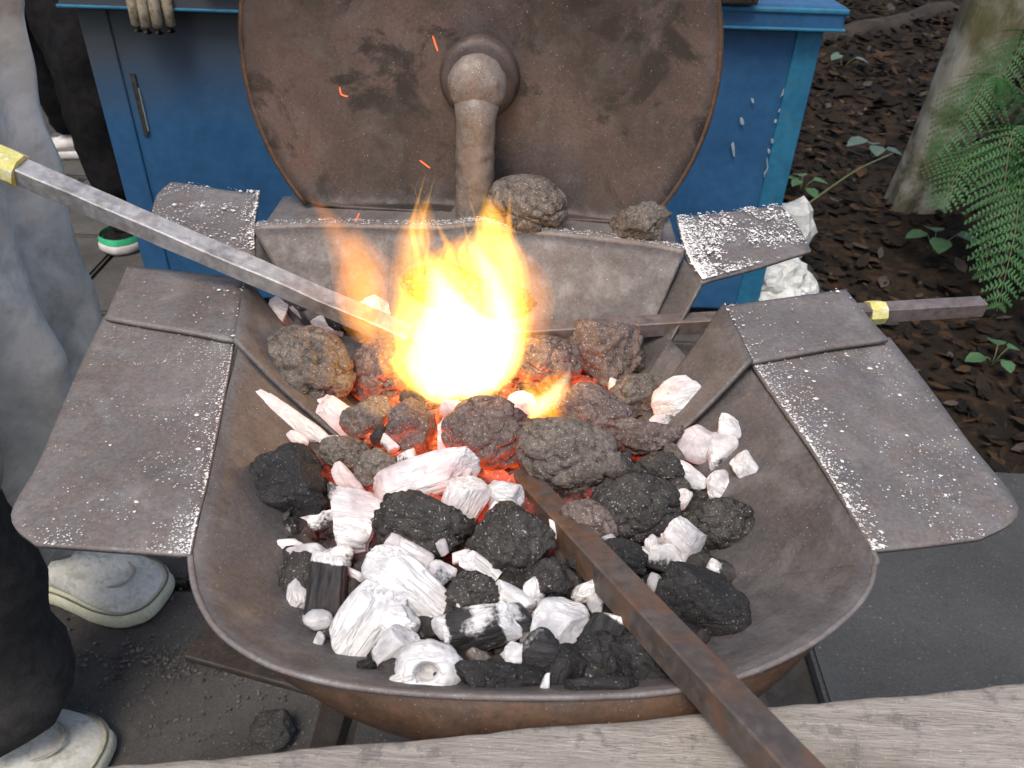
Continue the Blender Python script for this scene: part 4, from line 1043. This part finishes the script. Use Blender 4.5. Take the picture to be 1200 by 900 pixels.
def person(base, face, label, legs, trouser, shirt, tr_r, sc_=1.0, arms=None):
    """legs: two (ankle, knee) pairs of world points; face: heading in xy"""
    root = empty('person', base, label, 'person'); f = Vector((*face, 0)).normalized(); s = Vector((f.y, -f.x, 0))
    B = Vector(base); hip = B + Vector((0, 0, .90)); z = Vector((0, 0, 1))
    body, tro, shr = {}, {}, {}
    body['pel'] = (hip, .10); body['chest'] = (hip + z * .38, .12); body['neck'] = (hip + z * .56, .055); body['head'] = (hip + z * .66 + f * .02, .085); body['crown'] = (hip + z * .76 + f * .01, .075)
    be = chain('pel', 'chest', 'neck', 'head', 'crown')
    tro['pel'] = (hip + z * .02, .155); te = []
    shr['waist'] = (hip - z * .10, .175); shr['chest'] = (hip + z * .36, .155); shr['top'] = (hip + z * .50, .09); se = chain('waist', 'chest', 'top')
    for i, (an, kn) in enumerate(legs):
        sg = -1 if i == 0 else 1; hp = hip + s * (.09 * sg) - z * .04
        an, kn = Vector(an), Vector(kn)
        body['h%d' % i] = (hp, .08); body['k%d' % i] = (kn, .055); body['a%d' % i] = (an, .04); be += chain('pel', 'h%d' % i, 'k%d' % i, 'a%d' % i)
        tro['h%d' % i] = (hp - z * .05, tr_r * 1.18); tro['k%d' % i] = (kn, tr_r); tro['m%d' % i] = ((kn + an) / 2, tr_r * .98); tro['a%d' % i] = (an, tr_r * .97); te += chain('pel', 'h%d' % i, 'k%d' % i, 'm%d' % i, 'a%d' % i)
    for i, sg in enumerate((-1, 1)):
        sh = hip + z * .46 + s * (.18 * sg)
        el, wr = arms[i] if arms else (sh - z * .28 + s * .05 * sg, sh - z * .52 + f * .06 + s * .05 * sg)
        el, wr = Vector(el), Vector(wr)
        body['s%d' % i] = (sh, .055); body['e%d' % i] = (el, .04); body['w%d' % i] = (wr, .028); hd = (wr - el).normalized()
        body['p%d' % i] = (wr + hd * .05, (.04, .022)); body['q%d' % i] = (wr + hd * .09, (.036, .02)); be += chain('chest', 's%d' % i, 'e%d' % i, 'w%d' % i, 'p%d' % i, 'q%d' % i)
        sv = hd.cross(z); sv = sv.normalized() if sv.length > .1 else s
        for j in range(4):
            b_ = wr + hd * .095 + sv * (-.027 + .018 * j); L = (.06, .072, .068, .052)[j]
            body['f%d%d' % (i, j)] = (b_ + hd * L * .5 - z * .004, .0085); body['g%d%d' % (i, j)] = (b_ + hd * L * .85 - z * .016, .0075); be += chain('q%d' % i, 'f%d%d' % (i, j), 'g%d%d' % (i, j))
        body['t%d' % i] = (wr + hd * .06 - sv * .045, .010); body['u%d' % i] = (wr + hd * .09 - sv * .055, .0085); be += chain('p%d' % i, 't%d' % i, 'u%d' % i)
        shr['s%d' % i] = (sh, .078); shr['e%d' % i] = (el, .062); shr['w%d' % i] = (el.lerp(wr, .8), .05); se += chain('chest', 's%d' % i, 'e%d' % i, 'w%d' % i)
    for dct in (body, tro, shr):
        pass
    skin_body('body', body, be, SKIN, root, 'pel')
    skin_body('trousers', tro, te, trouser, root, 'pel', disp=(.05, .12))
    skin_body('shirt', shr, se, shirt, root, 'waist', disp=(.03, .12))
    return root, f, s
# the smith at the left, facing the forge
toe1 = atz(188, 700, .02); toe2 = atz(118, 893, .02); toe1.z = toe2.z = 0
an1 = toe1 + Vector((-.165, .05, .09)); an2 = toe2 + Vector((-.095, .03, .07))
hp = Vector((toe1.x - .17, (toe1.y + toe2.y) / 2 + .01, 0))
grip = aL + dA * .13
smith, sf, ss = person(hp, (1, 0), 'person in dark grey trousers, long pale leather apron and white shoes left of the forge',
    [(an1 + Vector((-.03, 0, 0)), an1 + Vector((-.03, -.02, .40))), (an2 + Vector((-.03, 0, -.01)), an2 + Vector((-.01, .0, .38)))], TRO, SHIRT, .098,
    arms=[((hp.x + .02, hp.y + .26, 1.12), (hp.x + .16, hp.y + .30, .98)), ((hp.x + .04, hp.y - .24, 1.08), grip + (Vector((hp.x + .04, hp.y - .24, 1.08)) - grip).normalized() * .10)])
shoe(smith, toe1, (1, -.22), SHOEW, SOLEW, .29, .056); shoe(smith, toe2, (1, -.1), SHOEW, SOLEW, .29, .054)
# apron: leather sheet hanging from waist, wrapped round the front of the body
t = NT('grey apron leather'); c = t.coord('Object'); n1 = t.noise(c, 11, 5, .6, .6); n2 = t.noise(c, 30, 5, .6); n3 = t.noise(c, 200, 3, .6)
base = t.mix(t.ramp(n1, [(.34, 0), (.62, 1)]), (.44, .43, .385), (.84, .81, .75))
base = t.mix(t.ramp(n2, [(.5, 0), (.7, .4)]), base, (.22, .22, .19))
APRON = t.bsdf(base, .75, 0, t.bump(t.math('ADD', n2, t.math('MULTIPLY', n3, .3)), .35, .003), .3)
# far edge column traced: pixels -> apron plane y; nearer columns sweep round towards the camera
far = [(8, -60), (12, 0), (22, 60), (40, 130), (54, 190), (66, 250), (80, 305), (98, 355), (112, 400), (118, 460), (112, 530), (100, 600), (78, 652)]
fy = [.84, .84, .84, .84, .84, .835, .83, .825, .82, .81, .80, .79, .775]
cols = []
edge = [Vector((hp.x + .13, .80, 1.30)), Vector((hp.x + .165, .82, 1.08))] + [aty(px, py, y) for (px, py), y in zip(far, fy)]
vs, fs = [], []; NU = 40
EV = catmull(edge, 5); NV = len(EV); ztop = EV[0].z; H1 = aty(-8, 722, .58)
def hem(y): return EV[-1].z + (H1.z - EV[-1].z) * (EV[-1].y - y) / (EV[-1].y - .58)
for i in range(NU + 1):
    u = i / NU
    for j, e in enumerate(EV):
        v = j / (NV - 1)
        y = e.y - u * .36
        bul = .035 * math.sin(math.pi * min(1, u * 1.0)) - .10 * (1 - sstep(0, .10, u)) * 0
        fold = .020 * math.sin(u * 17 + 1.8 * v + .6) * sstep(.1, .7, v) + .016 * N3((u * 4, v * 4, 0), 1.6) + .007 * N3((u * 9 + v * 4, v * 7, 3), 1.7)
        x = e.x + bul * .4 + fold - .05 * max(0, u - .75)
        z = e.z
        vs.append((x, y, ztop + (z - ztop) * (hem(y) - ztop) / (EV[-1].z - ztop)))
for i in range(NU):
    for j in range(NV - 1): fs.append((i * NV + j, (i + 1) * NV + j, (i + 1) * NV + j + 1, i * NV + j + 1))
# wrapped return at the far edge
solid(mesh('apron', vs, fs, APRON, smith), .004, 0)
# the onlooker behind, black trousers
GREENT = m_simple('green shoe trim', (.03, .36, .16), (.05, .45, .22), 30, .6, .2, .001)
SOLE2 = m_simple('white sole rubber', (.45, .42, .40), (.56, .53, .51), 30, .7, .2, .001)
t1 = atz(126, 294, .01); t1.z = 0; t2 = atz(44, 178, .01); t2.z = 0
a1 = t1 + Vector((.015, .15, .08)); a2 = t2 + Vector((.15, .03, .075))
hb = (a1 + a2) / 2; hb.z = 0
onl, f2, s2 = person(hb, (-.8, -.6), 'person in black trousers and green trimmed white soled shoes beside the blue chest',
    [(a2, a2 + Vector((-.06, -.08, .40))), (a1, a1 + Vector((-.06, .04, .40)))], BLK, BLK, .085)
shoe(onl, t1, (-.45, -.9), BLK, SOLE2, .28, .05, GREENT, laces=False); shoe(onl, t2, (-1, -.1), SOLE2, SOLE2, .28, .05, None, laces=False)

# ------------------------------------------------------------------ woodland things on the right
t = NT('old post wood'); c = t.coord('Object', (6, 6, 1)); c2 = t.coord('Object'); n1 = t.noise(c, 6, 6, .65, .4); n2 = t.noise(c2, 7, 5, .6, .5); n3 = t.noise(c, 40, 4, .6); n4 = t.noise(c2, 3.3, 3, .5)
base = t.mix(t.ramp(n1, [(.35, 0), (.65, 1)]), (.06, .055, .035), (.12, .11, .07))
base = t.mix(t.ramp(n2, [(.44, 0), (.56, 1)]), base, (.24, .235, .20)); base = t.mix(t.ramp(n4, [(.5, 0), (.6, .7)]), base, (.085, .08, .028))
base = t.mix(.4, base, t.ramp(n3, [(.3, .3), (.7, .75)]), 'OVERLAY')
POSTM = t.bsdf(base, .9, 0, t.bump(t.math('ADD', n1, n3), .6, .006), .25)
pb_ = atz(1072, 240, .02); pl_ = Vector((-.02, 0, 0))
vs, fs = [], []; n = 20; L = 26
for i in range(L):
    z = -.05 + 1.5 * i / (L - 1)
    for k in range(n):
        a = 2 * math.pi * k / n; cx, sy = math.cos(a), math.sin(a); q = Vector((math.copysign(abs(cx) ** .5, cx), math.copysign(abs(sy) ** .5, sy), 0))
        r = .070 * (1 + .07 * N3((q.x, q.y, z * 2), 1.5) + .03 * N3((q.x * 3, q.y * 3, z), 2)) * (1 + .12 * (1 - sstep(0, .2, z)))
        vs.append(Vector((pb_.x + q.x * r * 1.15 + z * .045, pb_.y + q.y * r, z)))
for i in range(L - 1):
    for k in range(n): fs.append((i * n + k, i * n + (k + 1) % n, (i + 1) * n + (k + 1) % n, (i + 1) * n + k))
fs.append(tuple(range((L - 1) * n, L * n)))
tag(mesh('wooden_post', vs, fs, POSTM), 'old square wooden post with pale bare patches beside the fern', 'post')
# fallen log at the back
vs, fs = [], []
lp0, lp1 = atz(985, 45, .06), atz(1130, 15, .08)
pts = [lp0.lerp(lp1, i / 14 * 1.9 - .4) + Vector((0, .03 * math.sin(i), .02 * math.sin(i * 1.7))) for i in range(15)]
vs, fs = tube(pts, [.07 + .012 * math.sin(i * 2.3) for i in range(15)], 14)
tag(mesh('fallen_log', [Vector(v) + Vector((0, 0, .02 * N3(v, 9))) for v in vs], fs, m_simple('rotten bark', (.014, .011, .009), (.04, .03, .022), 14, .95, .9, .015)), 'dark rotting log lying on the soil behind the post', 'log')

FERN = NT('fern green'); t = FERN; c = t.coord('Object'); n1 = t.noise(c, 14, 4, .6); 
base = t.mix(t.ramp(n1, [(.3, 0), (.7, 1)]), (.022, .08, .022), (.055, .155, .045))
bs = t.node('ShaderNodeBsdfPrincipled'); t.link(base, bs.inputs['Base Color']); bs.inputs['Roughness'].default_value = .55; bs.inputs['Specular IOR Level'].default_value = .3
tr = t.node('ShaderNodeBsdfTranslucent'); t.link(base, tr.inputs['Color']); mx = t.node('ShaderNodeMixShader'); mx.inputs[0].default_value = .3
t.link(bs.outputs[0], mx.inputs[1]); t.link(tr.outputs[0], mx.inputs[2]); t.link(mx.outputs[0], t.out.inputs[0]); FERN = t.m
STEMG = m_simple('green stem', (.06, .075, .03), (.10, .12, .05), 30, .7)
def frond(pts, wid, parent, rs):
    rnd = random.Random(rs); C = catmull(pts, 14); n = len(C); vs, fs = [], []
    Ltot = sum((C[i + 1] - C[i]).length for i in range(n - 1))
    side0, up0 = frame(C[-1] - C[0])
    for i in range(6, n - 1, 2):
        u = i / (n - 1); d = (C[min(i + 1, n - 1)] - C[i - 1]).normalized(); s, up = frame(d)
        Lp = wid * (sstep(.06, .3, u) * (1 - u) ** .75 * 1.5 + .03)
        for sg in (-1, 1):
            pd = (s * sg * .93 + d * .42 - up * .12).normalized(); base = C[i]; m = max(5, int(Lp / .0085))
            tdir = d
            for k in range(m):
                v = (k + .5) / m; q = base + pd * (Lp * v) - Vector((0, 0, 1)) * (Lp * .28 * v * v)
                ll = (C[i] - C[i - 2]).length * .56 * (1 - v) ** .5 * (.85 + .3 * rnd.random()) + .001; ww = Lp / m * .36
                for s2 in (-1, 1):
                    ld = (tdir * s2 + pd * .5).normalized(); b = len(vs)
                    vs.extend([q - pd * ww, q + ld * ll * .5 - pd * ww * .8 + up * .001, q + ld * ll, q + ld * ll * .5 + pd * ww * 1.0, q + pd * ww])
                    fs.append((b, b + 1, b + 2, b + 3, b + 4))
    o = mesh('frond', vs, fs, FERN, parent, smooth=False)
    V, F = tube(C, [.0035 * (1 - .8 * i / n) for i in range(n)], 6); mesh('stalk', V, F, STEMG, o)
    return o
froot = atz(1235, 300, .03); fern = empty('fern', (froot.x, froot.y, froot.z), 'green fern with arching lacy fronds in front of the wooden post', 'fern')
FR = [((1200, 95), (1150, 170, .40), (1098, 245, .22), 0), ((1230, 60), (1190, 150, .55), (1150, 330, .25), -.05), ((1260, 120), (1200, 210, .45), (1168, 365, .16), -.12),
      ((1240, 20), (1170, 90, .62), (1090, 190, .42), .1), ((1300, 40), (1260, 150, .5), (1210, 340, .2), -.1), ((1280, 10), (1215, 40, .72), (1130, 150, .55), .15), ((1300, 150), (1240, 260, .34), (1190, 420, .08), -.1)]
for i, (p0, p1, p2, yo) in enumerate(FR):
    b = froot + Vector((random.uniform(-.02, .05), random.uniform(-.03, .03), -.02))
    y1, y2 = froot.y - .05 + yo, froot.y - .22 + yo * 1.6
    m = aty(p1[0], p1[1], y1); e = aty(p2[0], p2[1], y2)
    m.z = max(m.z, .18); e.z = max(e.z, .05)
    top = b.lerp(m, .55) + Vector((0, 0, .10)); end = m.lerp(e, .5) + Vector((0, 0, .025))
    frond([b, top, m, end, e], .15, fern, i)
# broad leaf weeds
LEAFG = m_simple('weed leaf', (.03, .075, .03), (.06, .13, .05), 20, .6, .2, .001)
LEAFB = m_simple('bluish weed leaf', (.05, .085, .065), (.085, .13, .10), 20, .6, .2, .001)
def weed(px, py, nl, size, mat, label, seed):
    rnd = random.Random(seed); b = atz(px, py, .02); b.z = gz(b.x, b.y); root = empty('weed', b, label, 'plant', 'small weeds in the soil')
    for i in range(nl):
        a = 6.28 * i / nl + rnd.uniform(-.4, .4); d = Vector((math.cos(a), math.sin(a), 0)); h = rnd.uniform(.5, 1.2) * size
        p0 = b + Vector((0, 0, .0)); p1 = b + d * size * .6 + Vector((0, 0, h)); s = Vector((d.y, -d.x, 0)); L = size * rnd.uniform(.8, 1.2); vs = []
        for (u, v) in ((0, 0), (.2, .35), (.55, .45), (.85, .25), (1.05, 0), (.85, -.25), (.55, -.45), (.2, -.35), (.2, 0), (.55, 0), (.85, 0)):
            vs.append(p1 + d * (u * L) + s * (v * L) + Vector((0, 0, -.25 * L * u * u + .15 * L * abs(v))))
        lf = mesh('leaf', vs, [(0, 8, 1), (1, 8, 9, 2), (2, 9, 10, 3), (3, 10, 4), (0, 7, 8), (7, 6, 9, 8), (6, 5, 10, 9), (5, 4, 10)], mat, root)
        V, F = tube([p0, (p0 + p1) / 2 + Vector((0, 0, .01)), p1], .0015, 5); mesh('stalk', V, F, STEMG, lf)
weed(1095, 292, 4, .07, LEAFG, 'low broad leaved weed at the foot of the post', 1)
weed(1170, 412, 4, .045, LEAFG, 'small round leaved weed below the fern beside the bar end', 2)
weed(985, 88, 3, .07, LEAFB, 'pale bluish weed near the right corner of the chest lid', 3)
weed(1022, 178, 4, .07, LEAFB, 'pale bluish weed left of the wooden post', 4)
weed(942, 215, 5, .05, LEAFG, 'mossy little weed by the lower corner of the chest', 5)
g0, g1 = atz(948, 238, .03), atz(1046, 180, .06)
vs, fs = tube(catmull([g0, (g0 + g1) / 2 + Vector((0, 0, .02)), g1], 6), .0035, 6); tag(mesh('grass_stem', vs, fs, STEMG), 'single dry grass stem lying on the soil left of the post', 'grass stem')
g0, g1 = atz(1085, 645, .004), atz(1113, 702, .004)
vs, fs = tube([g0, g1], .0022, 6); tag(mesh('straw', vs, fs, m_simple('straw', (.22, .17, .12), (.3, .24, .17), 30)), 'thin pale straw on the dark slate slab', 'straw')
# crumpled white wrapping beside the chest
WRAP = m_simple('white wrapping', (.42, .43, .41), (.56, .57, .55), 20, .6, .3, .003)
wr0 = atz(905, 350, .01); wroot = empty('crumpled_wrapping', (wr0.x, wr0.y, 0), 'crumpled white wrapping paper heaped against the chest', 'wrapping')
random.seed(21)
for i in range(7):
    px, py = ((880, 350), (900, 345), (918, 350), (935, 335), (893, 325), (915, 318), (922, 270))[i]; s = (.045, .055, .05, .05, .05, .06, .07)[i]
    p = atz(px, py, .04 if i < 4 else .09 if i < 6 else .10); V, F = ico_data(3); off = random.uniform(0, 60); vs = []
    for v in V:
        q = v.copy(); c_ = noise.voronoi(q * 1.6 + Vector((off, 0, 0)))[0]; m = .75 + .5 * c_[0] + .12 * noise.noise(q * 4 + Vector((off, 0, 0)))
        vs.append(Vector((max(p.x, wr0.x - .05) + q.x * s * m, p.y + q.y * s * m, max(.001, p.z + q.z * s * m * (.8 if i < 6 else 1.3)))))
    mesh('crumple', vs, F, WRAP, wroot, smooth=False)
# coal bits on the paving under the forge
for px, py, s, lb in ((318, 855, .028, 'fallen black coal lump on the paving beside the forge leg'),):
    lump('rough', px, py, 48, 44, 10, lb, LP, 'coal', COKE_DARK, 77, pos=atz(px, py, .02), sub=4)
# gravel crumbs
vs, fs = [], []
for k in range(900):
    p = atz(random.uniform(60, 480), random.uniform(640, 880), 0); s = random.uniform(.0015, .006)
    if random.random() < .5: p = atz(random.gauss(230, 60), random.gauss(775, 12), 0)
    b = len(vs)
    s *= .62; a0 = random.random() * 6
    for i in range(5): rr = s * random.uniform(.55, 1.2); vs.append((p.x + math.cos(a0 + 1.257 * i) * rr, p.y + math.sin(a0 + 1.257 * i) * rr, .001))
    for i in range(5): rr = s * random.uniform(.4, .8); vs.append((p.x + math.cos(a0 + 1.257 * i) * rr, p.y + math.sin(a0 + 1.257 * i) * rr, .001 + s * random.uniform(.5, .9)))
    fs += [(b + i, b + (i + 1) % 5, b + 5 + (i + 1) % 5, b + 5 + i) for i in range(5)] + [tuple(b + 5 + i for i in range(5))]
tag(mesh('grit', vs, fs, m_simple('grit', (.03, .028, .026), (.16, .15, .14), 60), smooth=False), 'loose grit and cinder crumbs on the paving', 'grit', kind='stuff')
